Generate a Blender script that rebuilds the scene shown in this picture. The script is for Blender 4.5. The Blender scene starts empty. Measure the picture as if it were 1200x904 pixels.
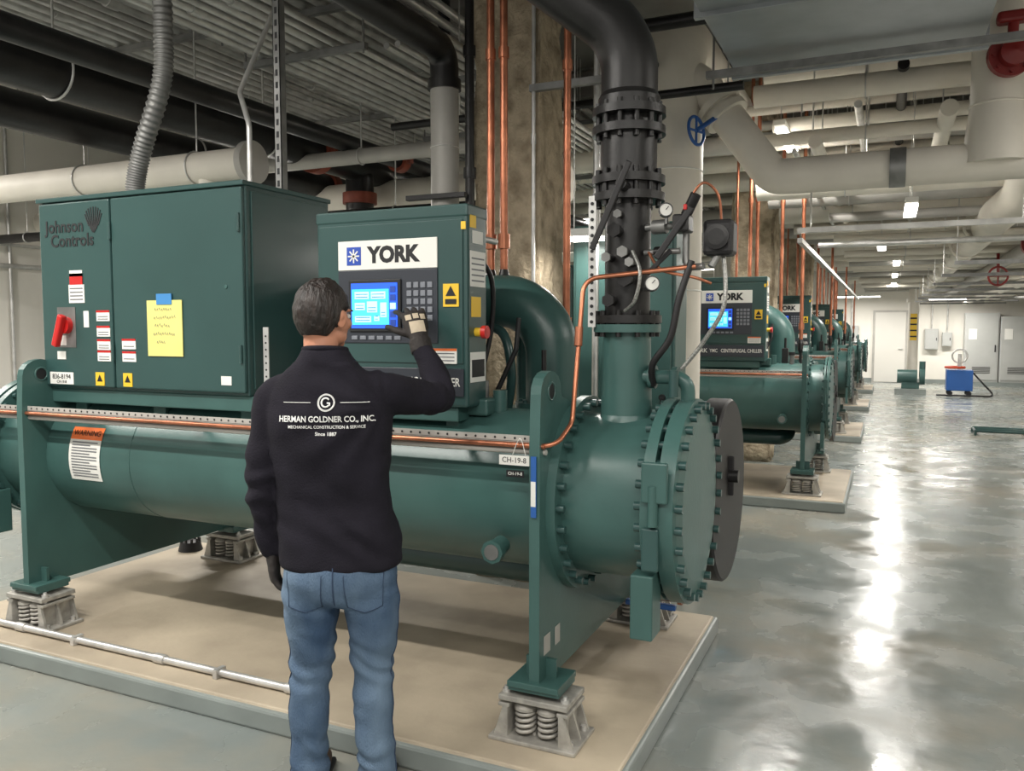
import bpy, bmesh, math, random
from mathutils import Vector, Matrix, noise
from mathutils.bvhtree import BVHTree
random.seed(7)
V=Vector
PI=math.pi
scene=bpy.context.scene
# ------------------------------------------------------------------ materials
def lin(c):
    out=[]
    for x in c:
        x=x/255.0
        out.append(x/12.92 if x<=0.04045 else ((x+0.055)/1.055)**2.4)
    return tuple(out)+(1.0,)
def mat(name,rgb,rough=0.5,metal=0.0,var=0.0,vscale=3.0,bump=0.0,bscale=20.0,rgb2=None,stretch=(1,1,1),emit=0.0,spec=0.5,rvar=0.0,detail=4.0,coat=0.0,lo=0.35,hi=0.65,bdist=0.01):
    m=bpy.data.materials.new(name); m.use_nodes=True
    nt=m.node_tree; N=nt.nodes; L=nt.links
    bs=N.get('Principled BSDF')
    c=lin(rgb)
    bs.inputs['Base Color'].default_value=c
    bs.inputs['Roughness'].default_value=rough
    bs.inputs['Metallic'].default_value=metal
    bs.inputs['Specular IOR Level'].default_value=spec
    if emit>0:
        bs.inputs['Emission Color'].default_value=c
        bs.inputs['Emission Strength'].default_value=emit
    if var>0 or bump>0 or rgb2 or rvar>0:
        tc=N.new('ShaderNodeTexCoord'); mp=N.new('ShaderNodeMapping')
        mp.inputs['Scale'].default_value=stretch
        L.new(tc.outputs['Object'],mp.inputs['Vector'])
        nz=N.new('ShaderNodeTexNoise'); nz.inputs['Scale'].default_value=vscale; nz.inputs['Detail'].default_value=detail
        L.new(mp.outputs['Vector'],nz.inputs['Vector'])
        rp=N.new('ShaderNodeValToRGB')
        rp.color_ramp.elements[0].position=lo; rp.color_ramp.elements[1].position=hi
        if rgb2: a=c; b=lin(rgb2)
        else:
            a=tuple(max(0,x*(1-var)) for x in c[:3])+(1,); b=tuple(min(1,x*(1+var)) for x in c[:3])+(1,)
        rp.color_ramp.elements[0].color=a; rp.color_ramp.elements[1].color=b
        L.new(nz.outputs['Fac'],rp.inputs['Fac'])
        L.new(rp.outputs['Color'],bs.inputs['Base Color'])
        if rvar>0:
            mr=N.new('ShaderNodeMapRange'); mr.inputs['To Min'].default_value=max(0,rough-rvar); mr.inputs['To Max'].default_value=rough+rvar
            mr.inputs['From Min'].default_value=0.3; mr.inputs['From Max'].default_value=0.7
            L.new(nz.outputs['Fac'],mr.inputs['Value']); L.new(mr.outputs['Result'],bs.inputs['Roughness'])
        if bump>0:
            n2=N.new('ShaderNodeTexNoise'); n2.inputs['Scale'].default_value=bscale; n2.inputs['Detail'].default_value=6
            L.new(mp.outputs['Vector'],n2.inputs['Vector'])
            bp=N.new('ShaderNodeBump'); bp.inputs['Strength'].default_value=bump; bp.inputs['Distance'].default_value=bdist
            L.new(n2.outputs['Fac'],bp.inputs['Height']); L.new(bp.outputs['Normal'],bs.inputs['Normal'])
    return m
TEAL=mat('teal_paint',(61,93,89),0.34,0,0.13,2.5,0.05,50)
TEALD=mat('teal_paint_cabinet',(47,75,73),0.30,0,0.07,2.0,0.02,80)
BLACKP=mat('black_steel_pipe',(32,31,31),0.38,0.2,0.3,6,0.10,40)
BLACKR=mat('black_rubber',(22,20,22),0.5)
GALV=mat('galvanised_steel',(204,203,200),0.38,0.6,0.15,9,0.02,30)
GALVD=mat('dark_strut_steel',(132,132,130),0.45,0.6,0.2,9)
DUCT=mat('duct_sheet_metal',(164,168,170),0.38,0.7,0.12,3,0.05,4)
WHITEP=mat('white_pipe_insulation',(226,220,208),0.55,0,0.06,3,0.12,12)
GREYP=mat('grey_pipe_jacket',(174,171,165),0.5,0.1,0.08,4)
COPPER=mat('copper_pipe',(178,114,86),0.34,0.75,0.25,9)
WHITEWALL=mat('white_wall_paint',(226,222,213),0.6,0,0.03,1.5,0.02,40)
CEIL=mat('ceiling_deck',(146,143,138),0.75,0,0.12,2)
BEAM=mat('steel_beam_primer',(134,131,126),0.6,0,0.15,3)
CONC=mat('rough_fireproofed_concrete',(196,180,155),0.95,0,0,9,1.0,26,rgb2=(138,123,102),detail=10,lo=0.4,hi=0.75,bdist=0.03)
PADT=mat('concrete_pad_top',(188,175,154),0.55,0,0,1.7,0.12,40,rgb2=(142,130,113),detail=10,rvar=0.1,lo=0.35,hi=0.72)
PADS=mat('grey_floor_paint_curb',(130,137,134),0.35,0,0.08,4,0.05,30)
CAST=mat('isolator_cast_steel',(168,165,158),0.5,0.35,0.2,20,0.1,60)
BLUE=mat('blue_paint',(40,90,160),0.4)
RED=mat('red_plastic',(190,32,30),0.4)
DRED=mat('dark_red_paint',(130,34,32),0.4)
RUST=mat('orange_coupling',(134,62,42),0.5,0,0.15,12)
PAPER=mat('white_label',(226,225,219),0.6)
YELLOW=mat('yellow_note_paper',(222,214,128),0.7,0,0.05,8)
YWARN=mat('yellow_warning_label',(232,190,50),0.5)
ORANGE=mat('orange_warning_label',(216,106,48),0.5)
TAPE=mat('blue_tape',(60,130,190),0.6)
INK=mat('black_ink',(20,22,24),0.6)
GREYINK=mat('grey_text_ink',(110,112,116),0.6)
DPANEL=mat('panel_dark_grey',(48,52,60),0.4)
KEYS=mat('keypad_keys',(120,124,132),0.5)
SCREEN=mat('lcd_screen_cyan',(70,200,226),0.2,emit=0.85)
SCREENB=mat('lcd_screen_blue',(40,90,220),0.2,emit=0.85)
SCREENW=mat('lcd_screen_white',(170,238,236),0.2,emit=0.85)
YBLUE=mat('logo_blue',(36,74,170),0.5)
LAMP=mat('led_tube_emitter',(255,250,240),0.5,emit=12.0)
DOORM=mat('door_paint',(212,209,202),0.5)
CABG=mat('grey_electrical_enclosure',(174,175,172),0.45,0,0.04,3)
NAVY=mat('navy_cotton',(28,26,34),0.9,0,0.15,10,0.3,160,spec=0.2)
WPRINT=mat('white_screen_print',(226,226,224),0.8)
DENIM=mat('blue_denim',(58,78,104),0.85,0,0,5,0.45,220,rgb2=(112,132,152),detail=12,spec=0.2,stretch=(1,1,0.45),lo=0.32,hi=0.72)
DENIMD=mat('denim_stitching',(44,60,84),0.85)
SKIN=mat('skin',(184,128,102),0.5,0,0.08,14,0.08,90)
HAIR=mat('dark_hair',(32,23,19),0.5,0,0.5,50,1.0,90,stretch=(1,1,0.35))
GLOVE=mat('dark_work_glove',(38,33,31),0.75,0,0.2,20,0.2,120)
GLOVEP=mat('glove_tan_patch',(190,176,154),0.8,0,0.1,30)
LEATHER=mat('boot_leather',(74,52,36),0.6,0,0.15,20)
HOSE=mat('orange_hose',(190,70,40),0.5)
BRAID=mat('braided_hose',(150,150,146),0.4,0.7,0.35,140)
def floor_mat():
    m=bpy.data.materials.new('epoxy_floor'); m.use_nodes=True
    nt=m.node_tree; N=nt.nodes; L=nt.links; bs=N.get('Principled BSDF')
    tc=N.new('ShaderNodeTexCoord')
    n1=N.new('ShaderNodeTexNoise'); n1.inputs['Scale'].default_value=0.55; n1.inputs['Detail'].default_value=6
    n2=N.new('ShaderNodeTexNoise'); n2.inputs['Scale'].default_value=0.8; n2.inputs['Detail'].default_value=5; n2.inputs['Roughness'].default_value=0.6
    n3=N.new('ShaderNodeTexNoise'); n3.inputs['Scale'].default_value=2.6; n3.inputs['Detail'].default_value=9
    n4=N.new('ShaderNodeTexNoise'); n4.inputs['Scale'].default_value=9; n4.inputs['Detail'].default_value=4
    for n in (n1,n3,n4): L.new(tc.outputs['Object'],n.inputs['Vector'])
    mp=N.new('ShaderNodeMapping'); mp.inputs['Location'].default_value=(5,9,0); L.new(tc.outputs['Object'],mp.inputs['Vector']); L.new(mp.outputs['Vector'],n2.inputs['Vector'])
    r1=N.new('ShaderNodeValToRGB'); r1.color_ramp.elements[0].color=lin((118,125,123)); r1.color_ramp.elements[1].color=lin((135,141,137))
    r1.color_ramp.elements[0].position=0.35; r1.color_ramp.elements[1].position=0.65
    L.new(n1.outputs['Fac'],r1.inputs['Fac'])
    r2=N.new('ShaderNodeValToRGB'); r2.color_ramp.elements[0].position=0.46; r2.color_ramp.elements[1].position=0.70
    r2.color_ramp.elements[0].color=(0,0,0,1); r2.color_ramp.elements[1].color=(0.6,0.6,0.6,1)
    L.new(n2.outputs['Fac'],r2.inputs['Fac'])
    mx=N.new('ShaderNodeMix'); mx.data_type='RGBA'
    L.new(r2.outputs['Color'],mx.inputs['Factor']); L.new(r1.outputs['Color'],mx.inputs['A']); mx.inputs['B'].default_value=lin((154,143,124))
    L.new(mx.outputs['Result'],bs.inputs['Base Color'])
    mr=N.new('ShaderNodeMapRange'); mr.inputs['From Min'].default_value=0.35; mr.inputs['From Max'].default_value=0.65
    mr.inputs['To Min'].default_value=0.10; mr.inputs['To Max'].default_value=0.36
    L.new(n3.outputs['Fac'],mr.inputs['Value']); L.new(mr.outputs['Result'],bs.inputs['Roughness'])
    bp=N.new('ShaderNodeBump'); bp.inputs['Strength'].default_value=0.12; bp.inputs['Distance'].default_value=0.02
    L.new(n4.outputs['Fac'],bp.inputs['Height']); L.new(bp.outputs['Normal'],bs.inputs['Normal'])
    return m
FLOOR=floor_mat()
# ------------------------------------------------------------------ builder
def fillet(pts,r,n=8):
    pts=[V(p) for p in pts]; out=[pts[0]]
    for i in range(1,len(pts)-1):
        p=pts[i]; a=p-pts[i-1]; b=pts[i+1]-p
        la,lb=a.length,b.length; u1=a/la; u2=b/lb
        d=max(-1,min(1,u1.dot(u2))); phi=math.acos(d)
        if phi<0.02: out.append(p); continue
        T=r*math.tan(phi/2); lim=min(la,lb)*0.49
        if T>lim: T=lim
        rr=T/math.tan(phi/2)
        st=p-u1*T; nn=(u2-u1*d).normalized(); c=st+nn*rr; ax=u1.cross(u2).normalized()
        for k in range(n+1):
            out.append(c+Matrix.Rotation(phi*k/n,3,ax)@(st-c))
    out.append(pts[-1]); return out
def catmull(pts,k=6):
    n=len(pts); out=[]
    for i in range(n-1):
        p0=pts[max(0,i-1)];p1=pts[i];p2=pts[i+1];p3=pts[min(n-1,i+2)]
        for j in range(k):
            t=j/k
            out.append([0.5*((2*b)+(-a+c)*t+(2*a-5*b+4*c-d)*t*t+(-a+3*b-3*c+d)*t**3) for a,b,c,d in zip(p0,p1,p2,p3)])
    out.append(list(pts[-1])); return out
class B:
    def __init__(s): s.v=[];s.f=[];s.m=[];s.s=[];s.mats=[]
    def mi(s,m):
        if m not in s.mats: s.mats.append(m)
        return s.mats.index(m)
    def add(s,vs,fs,m,sm=False):
        o=len(s.v); s.v.extend([V(x) for x in vs]); k=s.mi(m)
        for f in fs: s.f.append([o+i for i in f]); s.m.append(k); s.s.append(sm)
        return s
    def box(s,lo,hi,m,bev=0.0,M=None,seg=2):
        lo=V(lo);hi=V(hi); c=(lo+hi)/2; d=hi-lo
        if bev<=0:
            vs=[V((x,y,z)) for x in (lo.x,hi.x) for y in (lo.y,hi.y) for z in (lo.z,hi.z)]
            fs=[(0,1,3,2),(4,6,7,5),(0,4,5,1),(2,3,7,6),(0,2,6,4),(1,5,7,3)]
        else:
            bm=bmesh.new(); bmesh.ops.create_cube(bm,size=1.0)
            for v in bm.verts: v.co=V((c.x+v.co.x*d.x,c.y+v.co.y*d.y,c.z+v.co.z*d.z))
            bmesh.ops.bevel(bm,geom=bm.edges[:],offset=min(bev,min(abs(d.x),abs(d.y),abs(d.z))*0.45),segments=seg,affect='EDGES',profile=0.5)
            bm.verts.index_update(); vs=[v.co.copy() for v in bm.verts]; fs=[[v.index for v in f.verts] for f in bm.faces]; bm.free()
        if M is not None: vs=[M@v for v in vs]
        return s.add(vs,fs,m,False)
    def tube(s,pts,r,m,n=16,caps=True,sm=True):
        pts=[V(p) for p in pts]; N=len(pts)
        rs=r if isinstance(r,(list,tuple)) else [r]*N
        T=[]
        for i in range(N):
            a=pts[max(0,i-1)]; b=pts[min(N-1,i+1)]; T.append((b-a).normalized())
        up=V((0,0,1)) if abs(T[0].z)<0.9 else V((0,1,0))
        x=(up-T[0]*up.dot(T[0])).normalized()
        vs=[]
        for i in range(N):
            t=T[i]; x=(x-t*x.dot(t)).normalized(); y=t.cross(x)
            for k in range(n):
                a=2*PI*k/n; vs.append(pts[i]+(x*math.cos(a)+y*math.sin(a))*rs[i])
        fs=[]
        for i in range(N-1):
            for k in range(n):
                k2=(k+1)%n; fs.append((i*n+k,i*n+k2,(i+1)*n+k2,(i+1)*n+k))
        s.add(vs,fs,m,sm)
        if caps:
            s.add(vs[:n],[tuple(reversed(range(n)))],m); s.add(vs[-n:],[tuple(range(n))],m)
        return s
    def cyl(s,p0,p1,r,m,n=24,r2=None):
        return s.tube([p0,p1],[r,r if r2 is None else r2],m,n)
    def lathe(s,o,ax,prof,m,n=40,sm=True):
        o=V(o); ax=V(ax).normalized()
        up=V((0,0,1)) if abs(ax.z)<0.9 else V((0,1,0)); x=(up-ax*up.dot(ax)).normalized(); y=ax.cross(x)
        for i in range(len(prof)-1):
            vs=[]
            for (d,r) in prof[i:i+2]:
                for k in range(n):
                    a=2*PI*k/n; vs.append(o+ax*d+(x*math.cos(a)+y*math.sin(a))*max(r,1e-5))
            s.add(vs,[(k,(k+1)%n,n+(k+1)%n,n+k) for k in range(n)],m,sm)
        return s
    def bolts(s,o,ax,R,num,r,h,m,off=0.0):
        o=V(o); ax=V(ax).normalized()
        up=V((0,0,1)) if abs(ax.z)<0.9 else V((0,1,0)); x=(up-ax*up.dot(ax)).normalized(); y=ax.cross(x)
        for k in range(num):
            a=2*PI*k/num+off; p=o+(x*math.cos(a)+y*math.sin(a))*R
            s.cyl(p-ax*h,p+ax*h,r,m,6)
        return s
    def ell(s,c,r,m,R=None,nu=20,nv=12):
        c=V(c); vs=[];fs=[]
        for j in range(nv+1):
            th=PI*j/nv
            for i in range(nu):
                a=2*PI*i/nu; p=V((r[0]*math.sin(th)*math.cos(a),r[1]*math.sin(th)*math.sin(a),r[2]*math.cos(th)))
                if R is not None: p=R@p
                vs.append(c+p)
        for j in range(nv):
            for i in range(nu):
                i2=(i+1)%nu; fs.append((j*nu+i,(j+1)*nu+i,(j+1)*nu+i2,j*nu+i2))
        return s.add(vs,fs,m,True)
    def torus(s,c,ax,R,r,m,n=28,k=10,a0=0,a1=2*PI):
        c=V(c); ax=V(ax).normalized(); up=V((0,0,1)) if abs(ax.z)<0.9 else V((0,1,0)); x=(up-ax*up.dot(ax)).normalized(); y=ax.cross(x)
        return s.tube([c+(x*math.cos(a0+(a1-a0)*i/n)+y*math.sin(a0+(a1-a0)*i/n))*R for i in range(n+1)],r,m,k)
    def prism(s,poly,x0,x1,m):
        n=len(poly)
        vs=[V((x0,p[0],p[1])) for p in poly]+[V((x1,p[0],p[1])) for p in poly]
        fs=[tuple(range(n)),tuple(reversed(range(n,2*n)))]+[(i,n+i,n+(i+1)%n,(i+1)%n) for i in range(n)]
        return s.add(vs,fs,m)
    def text(s,t,size,M,m,align='CENTER',offset=0.0,extrude=0.0006,width=None,fn=None):
        cu=bpy.data.curves.new('txt','FONT'); cu.body=t; cu.size=size; cu.align_x=align; cu.align_y='CENTER'; cu.offset=offset; cu.extrude=extrude; cu.resolution_u=3
        ob=bpy.data.objects.new('txt',cu); bpy.context.collection.objects.link(ob)
        dg=bpy.context.evaluated_depsgraph_get(); dg.update()
        me=bpy.data.meshes.new_from_object(ob.evaluated_get(dg))
        vs=[v.co.copy() for v in me.vertices]; fs=[list(p.vertices) for p in me.polygons]
        if width and vs:
            w=max(v.x for v in vs)-min(v.x for v in vs); k=width/w
            for v in vs: v.x*=k
        if fn: vs=[fn(v) for v in vs]
        else: vs=[M@v for v in vs]
        s.add(vs,fs,m); bpy.data.objects.remove(ob); bpy.data.meshes.remove(me); bpy.data.curves.remove(cu)
        return s
    def mesh(s,name):
        me=bpy.data.meshes.new(name); me.from_pydata([tuple(v) for v in s.v],[],s.f)
        for m in s.mats: me.materials.append(m)
        me.polygons.foreach_set('material_index',s.m); me.polygons.foreach_set('use_smooth',s.s)
        me.update(); return me
    def obj(s,name,parent=None):
        o=bpy.data.objects.new(name,s.mesh(name)); bpy.context.collection.objects.link(o)
        if parent: o.parent=parent
        return o
def empty(name,loc=(0,0,0)):
    e=bpy.data.objects.new(name,None); e.location=loc; e.empty_display_size=0.2; bpy.context.collection.objects.link(e); return e
def FM(x,y,z):
    return Matrix(((1,0,0,x),(0,0,-1,y),(0,1,0,z),(0,0,0,1)))
# ------------------------------------------------------------------ room shell
XL,XR,YB,YF,ZC=-9.5,4.6,-4.0,27.0,4.8
B().box((XL,YB,-0.1),(XR,YF,0),FLOOR).obj('floor')
B().box((XL,YB,ZC),(XR,YF,ZC+0.1),CEIL).obj('ceiling')
B().box((XL-0.15,YB,0),(XL,YF,ZC),WHITEWALL).obj('wall_left')
B().box((XR,YB,0),(XR+0.15,YF,ZC),WHITEWALL).obj('wall_right')
B().box((XL,YF,0),(XR,YF+0.15,ZC),WHITEWALL).obj('wall_far')
B().box((XL,YF-0.02,0),(XR,YF,0.12),PADS).obj('baseboard_far')
B().box((XR-0.02,YB,0),(XR,YF,0.12),PADS).obj('baseboard_right')
b=B()
for i in range(9):
    y=0.5+i*3.1
    b.box((XL,y-0.1,ZC-0.03),(XR,y+0.1,ZC),BEAM); b.box((XL,y-0.01,ZC-0.32),(XR,y+0.01,ZC-0.03),BEAM); b.box((XL,y-0.1,ZC-0.35),(XR,y+0.1,ZC-0.32),BEAM)
b.obj('ceiling_beams')
# ------------------------------------------------------------------ pads
def pad(name,lo,hi):
    b=B(); b.box((lo[0]-0.02,lo[1]-0.02,0),(hi[0]+0.02,hi[1]+0.02,0.09),PADS,0.012)
    b.box((lo[0],lo[1],0.05),(hi[0],hi[1],0.1),PADT,0.01); return b.obj(name)
SP=4.85; OX=0.46; OY0=5.13; NCH=5
def offy(k): return 0 if k==0 else OY0+(k-1)*SP
pad('equipment_pad',(-4.45,2.49,0),(-0.79,4.29,0))
for k in range(1,NCH):
    pad('equipment_pad',(-4.3+OX,2.49+offy(k),0),(-0.79+OX+0.02,4.29+offy(k),0))
# ------------------------------------------------------------------ chiller
CY,CZ=3.1,0.96; RY,RZ=3.78,0.88
XT0,XT1=-3.91,-1.13
def isolator(b,x,y):
    z0=0.1
    b.box((x-0.17,y-0.11,z0),(x+0.17,y+0.11,z0+0.016),CAST,0.004)
    for sx in (-1,1):
        X0=x+sx*0.155
        for yy in (-0.085,0.0,0.085):
            vs=[V((X0,y+yy-0.006,z0+0.016)),V((x+sx*0.10,y+yy-0.006,z0+0.016)),V((x+sx*0.10,y+yy-0.006,z0+0.13)),V((x+sx*0.118,y+yy-0.006,z0+0.13))]
            vs+= [v+V((0,0.012,0)) for v in vs]
            b.add(vs,[(0,1,2,3),(7,6,5,4),(0,4,5,1),(1,5,6,2),(2,6,7,3),(3,7,4,0)],CAST)
        b.box((x+sx*0.105-0.006,y-0.09,z0+0.01),(x+sx*0.105+0.006,y+0.09,z0+0.13),CAST,0.003)
        b.box((x+sx*0.115-0.022,y-0.09,z0+0.125),(x+sx*0.115+0.022,y+0.09,z0+0.14),CAST,0.003)
        for yy in (-0.07,0.07): b.cyl((x+sx*0.14,y+yy,z0+0.01),(x+sx*0.14,y+yy,z0+0.035),0.012,GALV,6)
    for sx in (-0.045,0.045):
        for sy in (-0.045,0.045):
            pts=[]
            for i in range(60):
                a=i/60*2*PI*4.5; pts.append((x+sx+0.034*math.cos(a),y+sy+0.034*math.sin(a),z0+0.022+i/60*0.095))
            b.tube(pts,0.0075,CAST,6)
            b.lathe((x+sx,y+sy,z0+0.115),(0,0,1),[(0,0.0),(0,0.042),(0.012,0.042),(0.022,0.03),(0.025,0.0)],CAST,16)
    b.box((x-0.135,y-0.095,z0+0.15),(x+0.135,y+0.095,z0+0.172),CAST,0.004)
    b.cyl((x,y,z0+0.13),(x,y,z0+0.19),0.03,CAST,12)
    for sx in (-0.115,0.115):
        b.cyl((x+sx,y-0.06,z0+0.13),(x+sx,y-0.06,z0+0.195),0.009,GALV,8); b.cyl((x+sx,y-0.06,z0+0.172),(x+sx,y-0.06,z0+0.184),0.017,GALV,6)
    b.box((x-0.1,y-0.085,z0+0.19),(x+0.1,y+0.085,z0+0.212),TEAL,0.003)
def build_chiller(first,root):
    b=B()
    b.cyl((XT0,CY,CZ),(XT1,CY,CZ),0.32,TEAL,56); b.cyl((XT0,RY,RZ),(XT1,RY,RZ),0.345,TEAL,56)
    for xx in (-3.3,-2.0): b.torus((xx,CY,CZ),(1,0,0),0.32,0.003,TEAL,48,6)
    b.cyl((-1.32,CY-0.31,CZ-0.17),(-1.32,CY-0.37,CZ-0.18),0.035,TEAL,16); b.cyl((-1.32,CY-0.37,CZ-0.18),(-1.32,CY-0.40,CZ-0.18),0.045,TEAL,8); b.cyl((-1.32,CY-0.40,CZ-0.18),(-1.32,CY-0.405,CZ-0.18),0.03,GALVD,12)
    b.cyl((-1.45,CY-0.05,CZ+0.3),(-1.45,CY-0.05,CZ+0.4),0.03,TEAL,12)
    b.tube(fillet([(-2.9,3.45,0.75),(-2.9,3.42,0.52),(-1.35,3.42,0.52),(-1.35,3.6,0.62)],0.1,6),0.075,TEALD,20)  # added dark pipe, stands in for the shadowed bottom of the rear shell
    b.cyl((-2.4,3.42,0.52),(-2.32,3.42,0.52),0.10,TEALD,20)
    b.obj('condenser_and_evaporator_shells',root)
    for X in (XT0,XT1):
        b=B()
        poly=[(2.66,0.31),(4.13,0.31),(4.13,1.15),(4.0,1.26),(3.4,1.30),(3.0,1.32),(2.88,1.36)]
        for i in range(9):
            a=PI*i/8; poly.append((2.77+0.10*math.cos(a),1.38+0.08*math.sin(a)))
        poly.append((2.66,1.2))
        b.prism(poly,X-0.02,X+0.02,TEAL)
        for sg in (-1,1):
            b.cyl((X+sg*0.0201,2.77,1.385),(X+sg*0.0215,2.77,1.385),0.03,INK,20)
            b.torus((X+sg*0.02,2.77,1.385),(1,0,0),0.032,0.005,TEAL,24,6)
        b.box((X-0.1,2.64,0.306),(X+0.1,2.83,0.33),TEAL,0.003); b.box((X-0.1,3.99,0.306),(X+0.1,4.17,0.33),TEAL,0.003)
        for yy in (2.735,4.08):
            b.box((X-0.06,yy-0.008,0.33),(X+0.06,yy+0.008,0.40),TEAL)
        b.obj('tube_sheet_support',root)
    for sg,X in ((1,XT1),(-1,XT0)):
        b=B()
        def xx(d): return X+sg*d
        ax=(sg,0,0)
        b.lathe((X,CY,CZ),ax,[(0.02,0.385),(0.055,0.385),(0.055,0.315),(0.37,0.315),(0.37,0.385),(0.41,0.385),(0.41,0.30),(0.428,0.30),(0.428,0.388),(0.485,0.388),(0.492,0.36),(0.50,0.30),(0.505,0.0)],TEAL,64)
        b.bolts((xx(0.06),CY,CZ),ax,0.357,28,0.015,0.024,TEALD)
        b.bolts((xx(0.43),CY,CZ),ax,0.362,30,0.0155,0.085,TEALD)
        y0=CY-0.37
        b.box((min(xx(0.38),xx(0.47)),y0-0.04,CZ+0.06),(max(xx(0.38),xx(0.47)),y0-0.015,CZ+0.20),TEAL,0.006)
        b.cyl((xx(0.42),CY-0.40,CZ-0.02),(xx(0.42),CY-0.40,CZ+0.12),0.018,TEAL,14)
        b.box((min(xx(0.34),xx(0.42)),CY-0.39,CZ-0.43),(max(xx(0.34),xx(0.42)),CY-0.27,CZ-0.20),TEAL,0.006)
        b.box((min(xx(0.38),xx(0.44)),CY-0.40,CZ-0.18),(max(xx(0.38),xx(0.44)),CY-0.37,CZ-0.03),TEALD,0.006)
        b.lathe((X,RY,RZ),ax,[(0.02,0.40),(0.055,0.40),(0.055,0.35),(0.37,0.35),(0.37,0.40),(0.40,0.40)],TEAL,56)
        b.lathe((X,RY,RZ),ax,[(0.39,0.0),(0.39,0.405),(0.40,0.415),(0.485,0.415),(0.495,0.405),(0.497,0.0)],BLACKR,56)
        b.box((min(xx(0.49),xx(0.52)),RY-0.05,RZ-0.02),(max(xx(0.49),xx(0.52)),RY-0.03,RZ+0.16),BLACKR,0.006)
        b.cyl((xx(0.49),RY-0.04,RZ+0.07),(xx(0.54),RY-0.04,RZ+0.07),0.03,BLACKP,14)
        b.obj('water_box',root)
    b=B(); py=2.85; pd=0.17
    b.box((-2.218,py,1.30),(-1.495,py+pd,2.09),TEALD,0.012)
    b.box((-2.22,py-0.004,2.05),(-1.493,py+pd+0.005,2.10),TEALD,0.008)
    b.box((-2.20,py-0.006,1.475),(-1.515,py,2.04),TEALD,0.003)
    b.box((-2.10,py-0.012,1.855),(-1.625,py-0.004,1.975),PAPER,0.002)
    b.box((-2.10,py-0.012,1.555),(-1.625,py-0.004,1.853),DPANEL,0.002)
    b.text('YORK',0.088,FM(-1.83,py-0.0125,1.912),INK,offset=0.0045,width=0.255)
    b.box((-2.055,py-0.0135,1.875),(-1.985,py-0.012,1.95),YBLUE)
    for i in range(4):
        M=Matrix.Translation((-2.02,py-0.0145,1.9125))@Matrix.Rotation(PI*i/4,4,'Y'); b.box((-0.028,-0.0005,-0.003),(0.028,0.0005,0.003),PAPER,0,M)
    b.box((-2.045,py-0.02,1.60),(-1.79,py-0.01,1.815),INK,0.006)
    b.box((-2.03,py-0.022,1.615),(-1.805,py-0.019,1.80),SCREENB)
    b.box((-2.025,py-0.0235,1.63),(-1.845,py-0.0215,1.775),SCREEN)
    for (x0,x1,z0,z1) in ((-2.01,-1.94,1.735,1.765),(-1.93,-1.86,1.735,1.765),(-2.01,-1.96,1.69,1.72),(-1.95,-1.90,1.68,1.725),(-1.885,-1.855,1.66,1.72),(-2.01,-1.93,1.64,1.665),(-1.915,-1.89,1.645,1.665)):
        b.box((x0,py-0.025,z0),(x1,py-0.023,z1),SCREENW)
        for q in range(2): b.box((x0+0.005,py-0.0255,z0+0.006+q*0.012),(x1-0.006,py-0.0248,z0+0.009+q*0.012),YBLUE)
    for q in range(5): b.box((-1.838,py-0.0245,1.625+q*0.034),(-1.812,py-0.0225,1.65+q*0.034),SCREENW if q==2 else YBLUE)
    for i in range(4):
        for j in range(5):
            b.box((-1.765+i*0.032,py-0.016,1.645+j*0.033),(-1.742+i*0.032,py-0.012,1.668+j*0.033),KEYS,0.002)
    for i in range(6): b.box((-2.035+i*0.042,py-0.016,1.568),(-2.005+i*0.042,py-0.012,1.584),KEYS,0.002)
    b.box((-2.205,py-0.010,1.345),(-1.51,py-0.004,1.455),DPANEL,0.002)
    b.text('YORK',0.055,FM(-2.11,py-0.011,1.40),PAPER,offset=0.001)
    b.text('YMC   CENTRIFUGAL CHILLER',0.048,FM(-1.77,py-0.011,1.40),PAPER,width=0.49,offset=0.0006)
    b.box((-1.60,py-0.010,1.70),(-1.53,py-0.006,1.79),YWARN); b.box((-1.59,py-0.0115,1.71),(-1.54,py-0.010,1.73),INK)
    b.add([(-1.588,py-0.0115,1.742),(-1.542,py-0.0115,1.742),(-1.565,py-0.0115,1.782)],[(0,1,2)],INK)
    b.box((-1.66,py-0.010,1.475),(-1.54,py-0.006,1.535),PAPER); b.box((-1.66,py-0.0105,1.525),(-1.54,py-0.0095,1.535),ORANGE)
    for q in range(3): b.box((-1.65,py-0.0108,1.485+q*0.014),(-1.55,py-0.010,1.489+q*0.014),GREYINK)
    b.box((-1.52,py-0.008,2.0),(-1.50,py-0.004,2.03),YWARN)
    xs=-1.495
    b.box((xs,py+0.04,1.95),(xs+0.002,py+0.13,2.0),PAPER); b.box((xs,py+0.03,1.66),(xs+0.002,py+0.11,1.74),YWARN)
    b.box((xs,py+0.02,2.01),(xs+0.002,py+0.07,2.06),YWARN)
    b.box((xs,py+0.02,1.78),(xs+0.002,py+0.15,1.92),PAPER)
    for q in range(5): b.box((xs+0.002,py+0.03,1.80+q*0.022),(xs+0.0025,py+0.14,1.806+q*0.022),GREYINK)
    b.box((xs,py+0.02,1.40),(xs+0.002,py+0.15,1.52),PAPER); b.box((xs,py+0.03,1.42),(xs+0.003,py+0.14,1.49),INK)
    b.cyl((xs,py+0.07,1.60),(xs+0.03,py+0.07,1.60),0.018,YWARN,16); b.cyl((xs+0.03,py+0.07,1.60),(xs+0.05,py+0.07,1.60),0.026,RED,18)
    b.box((-2.15,py+0.02,1.24),(-1.55,py+0.30,1.30),TEAL,0.006)
    for xq in (-2.1,-1.6): b.box((xq-0.03,py+0.06,1.18),(xq+0.03,py+0.26,1.26),TEAL,0.005)
    b.cyl((-1.6,py+pd,2.0),(-1.6,py+pd+0.3,2.0),0.014,GALV,8)
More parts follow.
